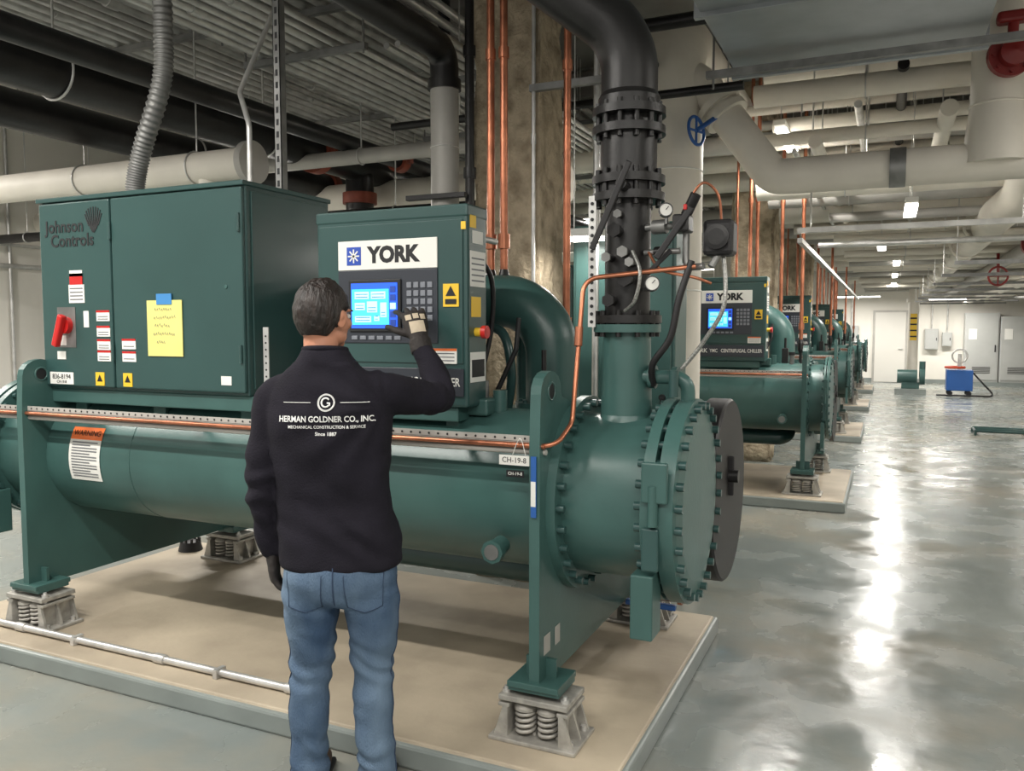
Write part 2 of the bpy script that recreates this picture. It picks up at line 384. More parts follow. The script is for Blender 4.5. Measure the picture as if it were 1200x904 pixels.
    b.obj('operator_control_panel',root)
    b=B(); cy=2.80
    b.box((-3.91,cy+0.02,1.31),(-2.577,3.41,2.25),TEALD,0.008)
    b.box((-3.905,cy,1.325),(-3.405,cy+0.022,2.235),TEALD,0.008); b.box((-3.395,cy,1.325),(-2.583,cy+0.022,2.235),TEALD,0.008)
    b.box((-3.92,cy-0.005,2.24),(-2.57,3.42,2.262),TEALD,0.004)
    b.box((-2.578,cy+0.05,1.34),(-2.570,3.39,2.22),TEALD,0.003)
    for z in (1.5,2.08): 
        b.cyl((-2.60,cy-0.004,z-0.04),(-2.60,cy-0.004,z+0.04),0.008,TEALD,8); b.cyl((-3.40,cy-0.004,z-0.04),(-3.40,cy-0.004,z+0.04),0.008,TEALD,8)
    b.cyl((-2.68,cy-0.004,1.8),(-2.68,cy+0.01,1.8),0.008,TEAL,12)
    b.box((-4.0,2.83,1.24),(-2.45,2.93,1.31),TEAL,0.005); b.box((-4.0,3.2,1.24),(-2.45,3.3,1.31),TEAL,0.005)
    for xq in (-3.75,-3.2,-2.65): b.box((xq-0.04,2.88,1.12),(xq+0.04,3.3,1.25),TEAL,0.005)
    b.box((-2.53,2.86,1.31),(-2.50,2.865,1.62),GALV)
    for q in range(9): b.cyl((-2.515,2.8605,1.34+q*0.03),(-2.515,2.859,1.34+q*0.03),0.005,INK,6)
    b.obj('variable_speed_drive_cabinet',root)
    b=B()
    b.text('Johnson',0.085,FM(-3.855,cy-0.002,2.115),INK,'LEFT',0.0015); b.text('Controls',0.085,FM(-3.82,cy-0.002,2.045),INK,'LEFT',0.0015)
    for i in range(9):
        t=(i-4)/4.6; h=0.062*math.sqrt(1-t*t)
        M=Matrix.Translation((-3.51+t*0.052,cy-0.0015,2.14))@Matrix.Rotation(t*0.5,4,'Y'); b.box((-0.0035,-0.0008,-h),(0.0035,0.0008,h),INK,0,M)
    def lab(x0,x1,z0,z1,m,yy=0.0): b.box((x0,cy-0.003-yy,z0),(x1,cy-yy,z1),m)
    lab(-3.69,-3.60,1.83,1.885,RED,0.001); lab(-3.70,-3.59,1.74,1.83,PAPER,0.0); lab(-3.69,-3.60,1.87,1.90,PAPER,0.001)
    for q in range(4): lab(-3.69,-3.60,1.755+q*0.018,1.760+q*0.018,GREYINK,0.002)
    for z in (1.65,1.575,1.51,1.455):
        lab(-3.51,-3.42,z,z+0.052,PAPER); lab(-3.51,-3.42,z+0.042,z+0.052,RED,0.001); lab(-3.50,-3.43,z+0.008,z+0.012,GREYINK,0.001); lab(-3.50,-3.43,z+0.02,z+0.024,GREYINK,0.001)
    for z in (1.515,1.455): lab(-3.34,-3.25,z,z+0.05,PAPER); lab(-3.34,-3.25,z+0.04,z+0.05,RED,0.001); lab(-3.33,-3.26,z+0.012,z+0.016,GREYINK,0.001)
    for x in (-3.50,-3.31):
        lab(x-0.03,x+0.03,1.335,1.40,YWARN); b.add([(x-0.02,cy-0.004,1.355),(x+0.02,cy-0.004,1.355),(x,cy-0.004,1.39)],[(0,1,2)],INK)
    lab(-3.86,-3.69,1.335,1.395,PAPER); b.text('836-8194',0.035,FM(-3.775,cy-0.004,1.372),INK); b.text('CH-19-8',0.02,FM(-3.775,cy-0.004,1.347),INK)
    lab(-3.79,-3.66,1.52,1.72,GALVD); b.cyl((-3.72,cy,1.63),(-3.72,cy-0.03,1.63),0.042,RED,20)
    M=Matrix.Translation((-3.725,cy-0.04,1.61))@Matrix.Rotation(0.35,4,'Y'); b.box((-0.018,-0.02,-0.09),(0.018,0.012,0.075),RED,0.008,M)
    lab(-3.80,-3.73,1.53,1.58,PAPER,0.001); lab(-3.80,-3.74,1.46,1.50,PAPER,0.0)
    lab(-2.72,-2.66,1.36,1.40,PAPER); lab(-3.60,-3.565,1.62,1.70,PAPER)
    if first:
        b.box((-3.165,cy-0.006,1.485),(-2.944,cy-0.003,1.745),YELLOW); b.box((-3.10,cy-0.009,1.725),(-3.005,cy-0.005,1.775),TAPE)
        for q,(w,xo) in enumerate(((0.12,0),(0.15,0.01),(0.10,-0.01),(0.14,0.0),(0.06,-0.02))):
            for s_ in range(int(w/0.014)):
                x=-3.055+xo-w/2+s_*0.014; z=1.70-q*0.038+random.uniform(-0.004,0.004)
                b.tube([(x,cy-0.007,z),(x+0.004,cy-0.007,z+0.01),(x+0.009,cy-0.007,z-0.003)],0.0009,GREYINK,4)
    b.obj('cabinet_labels_and_disconnect',root)
    b=B()
    b.lathe((-2.95,3.75,1.62),(1,0,0),[(0,0),(0,0.24),(0.05,0.27),(0.7,0.27),(0.72,0.31),(0.78,0.31),(0.80,0.24),(1.0,0.17),(1.02,0.14)],TEAL,40)
    b.bolts((-2.2,3.75,1.62),(1,0,0),0.29,22,0.011,0.05,TEALD)
    b.tube(fillet([(-1.98,3.58,1.745),(-1.43,3.58,1.745),(-1.43,3.58,1.22)],0.30,12),0.125,TEAL,28)
    b.lathe((-2.0,3.58,1.745),(1,0,0),[(0,0),(0,0.18),(0.04,0.18),(0.04,0.12)],TEAL,30)
    b.lathe((-1.43,3.58,1.20),(0,0,1),[(0,0.12),(0.0,0.175),(0.07,0.175),(0.07,0.12)],TEAL,30); b.bolts((-1.43,3.58,1.27),(0,0,1),0.15,10,0.011,0.012,TEALD)
    b.box((-1.64,3.40,1.17),(-1.28,3.78,1.235),TEAL,0.008)
    b.tube(fillet([(-2.1,3.9,1.5),(-2.1,3.9,1.85),(-1.75,4.0,1.85),(-1.75,4.0,1.15)],0.12,8),0.05,TEAL,16)
    b.tube(fillet([(-1.5,3.35,1.66),(-1.5,3.32,1.52),(-1.6,3.3,1.3)],0.05,5),0.012,INK,8)
    for xo in (0,0.05): b.tube(catmull([(-1.68+xo,3.05,1.95),(-1.62+xo,3.2,1.85),(-1.64+xo,3.25,1.6),(-1.7+xo,3.2,1.3)],6),0.011,BLACKR,8)
    b.tube(catmull([(-1.85,3.55,1.62),(-1.62,3.42,1.60),(-1.56,3.40,1.42),(-1.60,3.45,1.25)],6),0.022,TEALD,10)
    b.box((-1.40,3.30,1.27),(-1.34,3.36,1.42),BLACKP,0.006); b.cyl((-1.37,3.33,1.42),(-1.37,3.33,1.52),0.012,BLACKP,8)
    b.box((-1.58,2.95,1.26),(-1.46,3.10,1.33),TEAL,0.01); b.cyl((-1.52,3.02,1.33),(-1.52,3.02,1.40),0.03,GALVD,10)
    b.cyl((-1.28,3.05,1.27),(-1.28,3.05,1.36),0.022,GALVD,8); b.cyl((-1.28,3.05,1.36),(-1.28,3.05,1.39),0.03,BLACKR,8)
    b.obj('compressor_and_suction_elbow',root)
    b=B()
    b.box((-4.2,2.690,1.205),(-1.13,2.695,1.228),GREYP); b.box((-4.2,2.69,1.203),(-1.13,2.725,1.207),GREYP)
    for i in range(76): b.cyl((-4.18+i*0.04,2.6905,1.217),(-4.18+i*0.04,2.688,1.217),0.0045,INK,6)
    b.tube([(-4.2,2.70,1.170),(-1.1,2.70,1.170)],0.011,GREYP,10)
    b.tube([(-4.2,2.682,1.193),(-1.1,2.682,1.193)],0.0095,COPPER,8)
    for xq in (-3.6,-2.9,-2.2,-1.5): b.box((xq-0.012,2.70,1.17),(xq+0.012,2.83,1.20),TEAL)
    b.obj('tubing_support_rail',root)
    b=B()
    for x in (XT0,XT1):
        for y in (2.735,4.08): isolator(b,x,y)
    b.obj('spring_isolators',root)
    return root
root=empty('centrifugal_chiller'); build_chiller(True,root)
kids=[o for o in bpy.data.objects if o.parent==root]
for k in range(1,NCH):
    r=empty('centrifugal_chiller',(OX,offy(k),0))
    for o in kids:
        c=o.copy(); c.parent=r; bpy.context.collection.objects.link(c)
        if o.name=='water_box': c.scale.x=0.42; c.location.x=XT1*(1-0.42)
b=B()
def shellpt(x,a,off=0.003): return V((x,CY-(0.32+off)*math.cos(a),CZ+(0.32+off)*math.sin(a)))
def patch(x0,x1,a0,a1,m,off=0.003,n=8):
    vs=[];fs=[]
    for i in range(n+1):
        a=a0+(a1-a0)*i/n; vs+= [shellpt(x0,a,off),shellpt(x1,a,off)]
    for i in range(n): fs.append((2*i,2*i+1,2*i+3,2*i+2))
    b.add(vs,fs,m,True)
patch(-3.72,-3.50,0.32,0.52,ORANGE); patch(-3.72,-3.50,-0.32,0.32,PAPER)
for i in range(13): patch(-3.70,-3.52-0.05*(i%3==2),-0.26+i*0.044,-0.242+i*0.044,GREYINK,0.0045,1)
b.text('WARNING',0.04,None,INK,fn=lambda v:shellpt(-3.61+v.x,0.42+v.y/0.32,0.005),width=0.19)
b.obj('shell_warning_label',root)
b=B()
b.box((-1.275,2.672,1.12),(-1.155,2.674,1.156),PAPER); b.text('CH-19-8',0.028,FM(-1.215,2.6715,1.138),INK,width=0.095)
b.box((-1.25,2.680,1.075),(-1.18,2.683,1.10),INK)
b.text('CH-19-8',0.016,FM(-1.215,2.6795,1.0875),PAPER)
b.box((-1.14,2.650,0.94),(-1.12,2.656,1.16),BLUE); b.box((-1.139,2.648,0.98),(-1.121,2.651,1.07),PAPER)
b.tube(catmull([(-1.17,2.672,1.16),(-1.19,2.668,1.22),(-1.22,2.670,1.16)],5),0.0015,PAPER,5)
b.box((-1.109,2.70,0.42),(-1.107,2.76,0.49),GREYP); b.box((-1.109,2.81,0.42),(-1.107,2.86,0.49),GREYP)
b.obj('equipment_id_tags',root)
# ------------------------------------------------------------------ black riser pipe
b=B(); X,Y=-0.925,3.1
b.lathe((X,Y,1.20),(0,0,1),[(0,0.13),(0.08,0.10),(0.40,0.092)],TEAL,32)
def flange(z,m,r=0.140,t=0.03,pr=0.1):
    b.lathe((X,Y,z),(0,0,1),[(0,pr-0.03),(0,r),(t,r),(t,pr-0.03)],m,32)
flange(1.60,TEAL,0.13); flange(1.635,BLACKP,0.133); b.bolts((X,Y,1.633),(0,0,1),0.115,10,0.011,0.05,BLACKP)
b.cyl((X,Y,1.6),(X,Y,2.5),0.088,BLACKP,32)
flange(2.10,BLACKP); flange(2.165,BLACKP); b.bolts((X,Y,2.15),(0,0,1),0.118,12,0.011,0.07,BLACKP)
flange(2.35,BLACKP); flange(2.42,BLACKP); b.bolts((X,Y,2.40),(0,0,1),0.118,12,0.011,0.07,BLACKP)
b.cyl((X,Y,2.2),(X,Y,2.36),0.108,BLACKP,28); b.cyl((X,Y,2.13),(X,Y,2.165),0.115,BLACKR,28)
b.tube(fillet([(X,Y,2.44),(X,Y,2.72),(X-1.5,Y-0.45,3.9),(X-1.5,Y-0.45,4.8)],0.42,16),0.108,BLACKP,32)
b.lathe((X,Y,2.44),(0,0,1),[(0,0.1),(0.0,0.118),(0.05,0.118),(0.07,0.108)],BLACKP,32)
b.cyl((X+0.02,Y-0.08,2.14),(X+0.03,Y-0.20,2.14),0.02,BLACKP,12)
M=Matrix.Translation((X-0.005,Y-0.21,2.06))@Matrix.Rotation(0.42,4,'Y'); b.box((-0.012,-0.006,-0.17),(0.012,0.006,0.17),BLACKR,0.004,M)
for (dx,dz,r,l) in ((-0.01,1.98,0.020,0.05),(0.02,1.90,0.016,0.04),(0.03,1.80,0.022,0.04),(-0.03,1.72,0.018,0.05),(0.05,1.86,0.013,0.05),(-0.04,1.88,0.014,0.05),(0.0,2.04,0.012,0.04)):
    b.cyl((X+dx,Y-0.08,dz),(X+dx,Y-0.09-l,dz),r,BLACKP,10); b.cyl((X+dx,Y-0.09-l,dz),(X+dx,Y-0.105-l,dz),r*1.4,GALVD if r<0.017 else BLACKP,6)
def gauge(p,ax=(0.3,-1,0.1),R=0.04):
    b.lathe(p,ax,[(-0.02,0.0),(-0.02,R),(0.008,R),(0.008,R*0.88),(0.004,R*0.86)],BLACKP,24); b.lathe(p,ax,[(0.0045,R*0.86),(0.005,0.0)],PAPER,24)
    a=V(ax).normalized(); q=V(p)+a*0.007; b.cyl(q,q+V((R*0.4,0,R*0.45)),0.0015,INK,5)
b.tube(fillet([(X+0.08,Y-0.03,1.995),(X+0.24,Y-0.06,1.995),(X+0.24,Y-0.06,1.84),(X+0.31,Y-0.08,1.84)],0.03,5),0.013,GALVD,10)
b.tube([(X+0.08,Y-0.05,1.90),(X+0.22,Y-0.07,1.90)],0.011,GALVD,8)
b.cyl((X+0.11,Y-0.04,1.995),(X+0.165,Y-0.05,1.995),0.027,GALVD,8); b.cyl((X+0.12,Y-0.045,1.90),(X+0.16,Y-0.05,1.90),0.022,BLACKP,8)
b.box((X+0.20,Y-0.12,1.965),(X+0.26,Y-0.03,2.03),BLACKP,0.008); b.cyl((X+0.24,Y-0.07,2.03),(X+0.28,Y-0.09,2.10),0.02,BLACKR,12)
M=Matrix.Translation((X+0.21,Y-0.13,1.96))@Matrix.Rotation(0.62,4,'Y'); b.box((-0.012,-0.006,-0.11),(0.012,0.006,0.11),BLACKR,0.004,M)
M=Matrix.Translation((X+0.15,Y-0.10,1.86))@Matrix.Rotation(0.8,4,'Y'); b.box((-0.009,-0.005,-0.06),(0.009,0.005,0.06),BLACKR,0.003,M)
gauge((X+0.17,Y-0.09,2.05),R=0.026); b.cyl((X+0.17,Y-0.08,2.0),(X+0.17,Y-0.08,2.04),0.007,GALVD,8)
gauge((X+0.13,Y-0.12,1.78),R=0.028); b.tube([(X+0.08,Y-0.05,1.76),(X+0.13,Y-0.10,1.76)],0.007,GALVD,8)
b.box((X+0.245,Y-0.14,2.04),(X+0.258,Y-0.13,2.06),RED,0.003)
b.box((X+0.30,Y-0.07,1.88),(X+0.41,Y+0.04,2.01),BLACKR,0.016); b.lathe((X+0.355,Y-0.08,1.945),(0,-1,0),[(0,0.045),(0.012,0.045),(0.014,0.03),(0.014,0.0)],BLACKP,24)
b.cyl((X+0.36,Y-0.03,1.9),(X+0.33,Y-0.05,1.84),0.014,GALVD,10)
b.tube(catmull([(X+0.27,Y-0.1,1.86),(X+0.23,Y-0.12,1.72),(X+0.20,Y-0.12,1.58),(X+0.13,Y-0.10,1.48),(X+0.12,Y-0.05,1.40)],6),0.013,BLACKR,10)
b.tube(catmull([(X+0.37,Y-0.02,1.88),(X+0.38,Y-0.05,1.70),(X+0.30,Y-0.03,1.56),(X+0.22,Y-0.02,1.46)],8),0.008,BRAID,10)
b.tube(catmull([(X+0.06,Y-0.14,1.90),(X+0.10,Y-0.18,1.82),(X+0.08,Y-0.17,1.72),(X+0.03,Y-0.13,1.68)],8),0.007,BRAID,10)
b.tube(catmull([(X+0.10,Y-0.06,1.90),(X+0.16,Y-0.10,1.83),(X+0.28,Y-0.10,1.80),(X+0.33,Y-0.05,1.78)],6),0.006,COPPER,8)
b.tube(catmull([(X+0.24,Y-0.08,2.06),(X+0.30,Y-0.08,2.14),(X+0.35,Y-0.04,2.10),(X+0.36,Y-0.02,2.0)],6),0.005,COPPER,8)
b.tube(fillet([(X+0.07,Y-0.03,1.43),(X+0.25,Y-0.04,1.43),(X+0.25,Y-0.03,1.32),(X+0.10,Y-0.02,1.25)],0.05,6),0.027,TEAL,16)
b.lathe((X+0.10,Y-0.03,1.43),(1,0,0),[(0,0.03),(0,0.045),(0.025,0.045),(0.025,0.03)],TEAL,16); b.lathe((X+0.19,Y-0.035,1.43),(1,0,0),[(0,0.03),(0,0.04),(0.02,0.04),(0.02,0.03)],TEAL,16)
b.cyl((X+0.21,Y-0.10,1.36),(X+0.21,Y-0.10,1.46),0.018,TEALD,10)
b.box((X-0.13,Y-0.09,1.62),(X-0.10,Y-0.085,2.12),GALV)
for i in range(16): b.cyl((X-0.115,Y-0.091,1.64+i*0.03),(X-0.115,Y-0.093,1.64+i*0.03),0.007,INK,8)
b.obj('black_water_riser_pipe')
b=B()
b.tube(fillet([(-0.64,3.0,1.84),(-1.04,2.92,1.80),(-1.04,2.80,1.27),(-1.06,2.69,1.195),(-1.6,2.682,1.193)],0.06,6),0.009,COPPER,8)
b.cyl((-1.04,2.87,1.62),(-1.04,2.86,1.55),0.016,COPPER,8)
b.obj('copper_sensing_tube')
b=B()
b.cyl((-0.95,3.72,0.55),(-0.95,3.72,0.36),0.02,COPPER,12); b.cyl((-1.0,3.72,0.36),(-0.85,3.72,0.36),0.022,COPPER,12); b.box((-1.1,3.70,0.30),(-0.86,3.73,0.325),BLUE,0.004); b.cyl((-0.85,3.72,0.36),(-0.83,3.72,0.36),0.032,COPPER,10)
b.obj('drain_valve',root)
# ------------------------------------------------------------------ risers for all chillers
for k in range(NCH):
    ox=OX if k else 0; oy=offy(k)
    b=B(); zt=4.8
    L_=[(-1.77,3.62,0.019,1.9),(-1.70,3.62,0.019,1.9),(-1.49,3.92,0.019,1.5)]
    if k: L_+= [(-1.28,3.92,0.019,1.5),(-1.95,3.9,0.014,1.9)]
    for (x,y,r,z0) in L_:
        b.cyl((x+ox,y+oy,z0),(x+ox,y+oy,zt),r,COPPER,12)
        b.cyl((x+ox,y+oy,z0+0.1),(x+ox,y+oy,z0+0.17),r*1.5,COPPER,12); b.cyl((x+ox,y+oy,2.9),(x+ox,y+oy,2.95),r*1.35,COPPER,12)
        b.lathe((x+ox,y+oy,z0-0.14),(0,0,1),[(0,0.0),(0,0.022),(0.03,0.03),(0.1,0.03),(0.14,0.02)],BLACKP,12)
        b.cyl((x+ox,y+oy,z0-0.34 if z0<1.8 else z0-0.2),(x+ox,y+oy,z0-0.1),0.016,BLACKP,10)
    b.box((-1.47+ox,3.90+oy,1.40),(-1.43+ox,3.94+oy,1.55),BLACKR,0.005)
    b.obj('copper_relief_pipes')
b=B(); x,y=-2.46,4.4
b.cyl((x,y,1.0),(x,y,3.06),0.085,GREYP,28)
for z in (1.6,2.3,2.7): b.torus((x,y,z),(0,0,1),0.085,0.004,GALV,24,6)
b.tube(fillet([(x,y,3.04),(x,y,3.28),(x-0.02,0.5,3.28)],0.16,10),0.085,BLACKP,28)
b.lathe((x,y,3.04),(0,0,1),[(0,0.08),(0,0.10),(0.06,0.10),(0.06,0.08)],BLACKP,24)
b.box((x-0.2,y-0.13,2.38),(x+0.2,y-0.09,2.41),BLACKP,0.003)
b.cyl((x,3.2,3.38),(x,3.2,4.8),0.006,GALVD,6); b.torus((x,3.2,3.28),(0,1,0),0.095,0.006,GALVD)
b.obj('grey_insulated_vertical_pipe')
b=B()
b.cyl((-2.27,4.36,1.0),(-2.27,4.36,4.8),0.028,BLACKP,14); b.cyl((-2.27,4.36,2.5),(-2.27,4.36,2.56),0.038,BLACKP,14); b.cyl((-2.27,4.36,3.2),(-2.27,4.36,3.26),0.038,BLACKP,14)
b.obj('thin_black_vertical_pipe')
b=B()
for (x,y,r,z1) in ((-1.93,4.52,0.012,4.8),(-1.60,4.7,0.02,4.8),(-1.52,4.7,0.014,4.8)):
    b.cyl((x,y,1.0),(x,y,z1),r,GALV,10); b.cyl((x,y,2.7),(x,y,2.76),r*1.3,GALV,10)
b.box((-1.95,4.5,3.0),(-1.48,4.54,3.04),GALVD)
b.obj('vertical_electrical_conduits')
def column(x0,x1,y0,y1):
    b=B()
    bm=bmesh.new(); bmesh.ops.create_cube(bm,size=1)
    bmesh.ops.subdivide_edges(bm,edges=bm.edges[:],cuts=36,use_grid_fill=True)
    for v in bm.verts:
        p=V(((x0+x1)/2+v.co.x*(x1-x0),(y0+y1)/2+v.co.y*(y1-y0),2.4+v.co.z*4.8))
        q=noise.noise(V((p.x*6,p.y*6,p.z*3)))+0.5*noise.noise(V((p.x*17,p.y*17,p.z*9)))
        d=V((v.co.x,v.co.y,0))
        if d.length>0: p+=d.normalized()*(q*0.035-(0.06 if (abs(v.co.x)>0.46 and abs(v.co.y)>0.46) else 0))
        p.z=2.4+v.co.z*4.8
        v.co=p
    bm.verts.index_update()
    b.add([v.co.copy() for v in bm.verts],[[v.index for v in f.verts] for f in bm.faces],CONC,True); bm.free()
    return b
column(-2.42,-1.98,4.70,5.15).obj('concrete_column')
column(-1.75,-1.25,10.2,10.7).obj('concrete_column'); column(-1.75,-1.25,15.4,15.9).obj('concrete_column')
b=B(); b.box((-1.80,4.85,0),(-1.15,5.15,2.25),TEAL,0.01); b.box((-1.78,4.835,0.1),(-1.17,4.85,2.2),TEAL,0.006); b.cyl((-1.22,4.82,1.2),(-1.22,4.835,1.2),0.02,INK,12); b.box((-1.23,4.815,1.12),(-1.21,4.825,1.2),INK,0.003)
b.obj('green_electrical_cabinet')
# ------------------------------------------------------------------ conduits upper left
b=B()
xs=[-5.3+i*0.118 for i in range(20)]
for i,x in enumerate(xs):
    r=random.choice((0.024,0.030,0.038,0.024)); z=3.62+r
    b.tube([(x,1.0,z),(x,16,z)],r,GALV,12)
    for yy in (2.6+0.37*(i%4),5.4+0.3*(i%3),8.5): b.cyl((x,yy,z),(x,yy+0.09,z),r*1.25,GALV,12)
for i in range(15):
    x=-5.2+i*0.15; r=random.choice((0.024,0.034)); z=3.98+r
    b.tube([(x,1.0,z),(x,16,z)],r,GALV,12)
for i in range(8):
    x=-3.75+i*0.095; r=random.choice((0.020,0.028)); z=3.36+r
    b.tube([(x,1.2,z),(x,14,z)],r,GALV,12)
    b.cyl((x,3.0+0.25*(i%3),z),(x,3.09+0.25*(i%3),z),r*1.3,GALV,12)
for yy in (2.2,4.3,6.6,9.0,12.0):
    for z in (3.58,3.94):
        b.box((-5.45,yy-0.02,z),(-2.85,yy+0.02,z+0.04),GALVD)
    b.box((-3.9,yy-0.02,3.32),(-2.95,yy+0.02,3.36),GALVD)
    for x in (-5.4,-4.1,-3.9,-2.97): b.cyl((x,yy,3.3 if x>-4 else 3.5),(x,yy,4.8),0.007,GALVD,6)
for i in range(6):
    x=-3.0+i*0.085; z=3.44
    b.tube([(x,4.6,z),(x,16,z)],0.022,GALV,10)
b.box((-3.1,5.3,3.38),(-2.5,5.34,3.42),GALVD)
b.obj('conduit_bank')
b=B()
def main(x,z,r,y0,y1,m,rings,cm=RUST):
    b.tube([(x,y0,z),(x,y1,z)],r,m,32)
    for yy in rings:
        b.lathe((x,yy-0.05,z),(0,1,0),[(0,r),(0,r+0.03),(0.1,r+0.03),(0.1,r)],cm,32)
        for s_ in (-1,1): b.box((x+s_*(r+0.035)-0.03,yy-0.03,z-0.03),(x+s_*(r+0.035)+0.03,yy+0.03,z+0.03),cm,0.006)
main(-4.55,3.14,0.155,0.5,13,BLACKP,(5.85,))
b.cyl((-4.55,6.5,3.2),(-4.55,6.5,2.2),0.13,BLACKP,28); b.lathe((-4.55,6.5,2.78),(0,0,1),[(0,0.13),(0,0.16),(0.1,0.16),(0.1,0.13)],RUST,28)
main(-5.3,3.06,0.13,0.5,13,BLACKP,(7.0,))
main(-4.05,3.12,0.07,2.5,13,BLACKP,(6.4,))
b.tube(fillet([(-4.05,2.5,3.12),(-4.05,2.2,3.12),(-4.05,2.2,3.9)],0.1,6),0.07,BLACKP,20)
for yy in (3.4,5.2,7.5):
    for (x,r,z) in ((-4.55,0.165,3.14),(-5.3,0.14,3.06)):
        b.torus((x,yy,z),(0,1,0),r,0.008,GALV); b.cyl((x,yy,z+r),(x,yy,4.8),0.008,GALV,6)
b.obj('black_water_mains')
b=B()
def xp(y,z,r,x0,x1,m=WHITEP,hang=True,step=2.4):
    b.tube([(x0,y,z),(x1,y,z)],r,m,28)
    x=x0+0.8
    while x<x1:
        b.torus((x,y,z),(1,0,0),r+0.006,0.006,GALV,24,6) 
        if hang: b.cyl((x,y,z+r),(x,y,4.8),0.006,GALV,6)
        x+=step
xp(4.25,2.70,0.105,-9.5,-3.85,step=1.1)
b.lathe((-3.85,4.25,2.70),(1,0,0),[(0,0.10),(0,0.14),(0.05,0.14),(0.05,0.0)],GREYP,28)
b.tube(fillet([(-4.6,4.25,2.72),(-4.2,4.25,2.72),(-4.2,4.25,1.2)],0.15,8),0.06,WHITEP,20)
xp(6.9,2.9,0.16,-9.5,-2.6); xp(8.2,3.35,0.12,-9.5,-2.6); xp(5.6,3.0,0.06,-9.5,-2.6,GREYP); xp(9.2,2.6,0.2,-9.5,-3.0); xp(7.6,2.45,0.09,-9.5,-2.7,GREYP); xp(6.1,2.62,0.05,-9.5,-2.6,BLACKP)
b.cyl((-3.3,5.9,4.8),(-3.3,5.9,2.2),0.05,BLACKP,14)
b.cyl((-2.9,6.3,4.8),(-2.9,6.3,1.0),0.09,WHITEP,18)
b.obj('insulated_pipes_left')
b=B()
for y in (5.2,6.4): b.cyl((XL+0.04,y,0),(XL+0.04,y,4.0),0.02,GALV,10)
b.cyl((XL+0.04,2,2.35),(XL+0.04,20,2.35),0.03,GALV,10); b.cyl((XL+0.04,2,2.6),(XL+0.04,20,2.6),0.02,GALV,10)
b.obj('wall_conduits')
pts=catmull([(-3.52,3.1,4.4),(-3.36,3.1,3.55),(-3.34,3.1,3.1),(-3.36,3.1,2.85),(-3.50,3.1,2.55),(-3.56,3.1,2.38),(-3.57,3.1,2.262)],44)
b=B(); b.tube(pts,[0.042+0.008*(0.5+0.5*math.cos(i*PI/2)) for i in range(len(pts))],GALVD,18); b.lathe((-3.57,3.1,2.262),(0,0,1),[(0,0.07),(0.05,0.07),(0.05,0.05)],GALV,20)
b.obj('flexible_metal_conduit')
b=B(); x,y=-2.78,3.3
b.box((x-0.021,y-0.021,2.26),(x-0.017,y+0.021,4.8),GALVD); b.box((x+0.017,y-0.021,2.26),(x+0.021,y+0.021,4.8),GALVD); b.box((x-0.021,y-0.021,2.26),(x+0.021,y-0.017,4.8),GALVD)
for i in range(30): b.box((x-0.007,y-0.0225,2.32+i*0.06),(x+0.007,y-0.021,2.35+i*0.06),INK)
b.tube(fillet([(x-0.2,y,2.262),(x-0.2,y,2.65),(x-0.35,y+0.1,2.85),(x-0.35,y+0.4,3.4)],0.08,6),0.014,GALV,10)
b.obj('strut_channel_post')
b=B()
b.tube([(-3.6,5.6,3.2),(-0.9,5.6,3.2)],0.03,BLACKP,14)
b.tube(fillet([(-1.75,5.4,4.8),(-1.75,5.4,3.6),(-0.9,5.4,3.6)],0.1,6),0.045,BLACKP,14)
b.tube([(-1.62,1.2,3.55),(-1.62,9,3.55)],0.035,BLACKP,14)
for x in (-3.0,-1.0): b.cyl((x,5.6,3.2),(x,5.6,4.8),0.006,GALV,6)
b.obj('small_black_overhead_pipes')
# ------------------------------------------------------------------ large white vertical pipe
b=B(); x,y=-1.55,6.3
b.tube(fillet([(x,y,0.0),(x,y,3.82),(x,y+3.0,3.82)],0.34,12),0.245,WHITEP,40)
for z in (1.0,1.9,2.8): b.torus((x,y,z),(0,0,1),0.246,0.006,PAPER,36,6)
b.obj('white_insulated_riser')
b=B()
b.tube(fillet([(-1.55,6.3,3.62),(-1.30,6.28,3.42),(-0.78,6.22,2.70),(4.5,6.2,2.70)],0.14,10),0.125,WHITEP,36)
dv=V((0.52,-0.06,-0.72)).normalized()
b.lathe(V((-1.20,6.27,3.28)),dv,[(0,0.12),(0,0.165),(0.05,0.165),(0.05,0.13),(0.09,0.13),(0.09,0.165),(0.14,0.165),(0.14,0.12)],WHITEP,30)
b.lathe((-0.02,6.2,2.70),(1,0,0),[(0,0.12),(0,0.132),(0.1,0.132),(0.1,0.12)],GALVD,30)
b.cyl((0.60,6.2,2.68),(0.60,6.2,3.05),0.20,WHITEP,32,r2=0.155); b.cyl((0.60,6.2,3.05),(0.60,6.2,4.8),0.155,WHITEP,32)
b.torus((0.6,6.2,3.05),(0,0,1),0.157,0.008,WHITEP,30,8)
for xx in (1.6,3.0): b.cyl((xx,6.2,2.8),(xx,6.2,4.8),0.008,GALV,6); b.torus((xx,6.2,2.70),(1,0,0),0.131,0.008,GALV)
b.obj('white_insulated_header_pipe')
b=B()
wc=V((-1.28,5.95,3.02)); wa=V((0.85,-0.3,0.1)).normalized()
b.torus(wc,wa,0.10,0.012,BLUE,28,8); b.cyl(wc,(-1.16,6.2,3.18),0.018,BLUE,10)
R=wa.cross(V((0,0,1))).normalized(); U=V((0,0,1))
for d in (R,U): b.cyl(wc-d*0.10,wc+d*0.10,0.009,BLUE,8)
b.obj('blue_valve_handwheel')
b=B()
c=V((0.64,5.9,3.28))
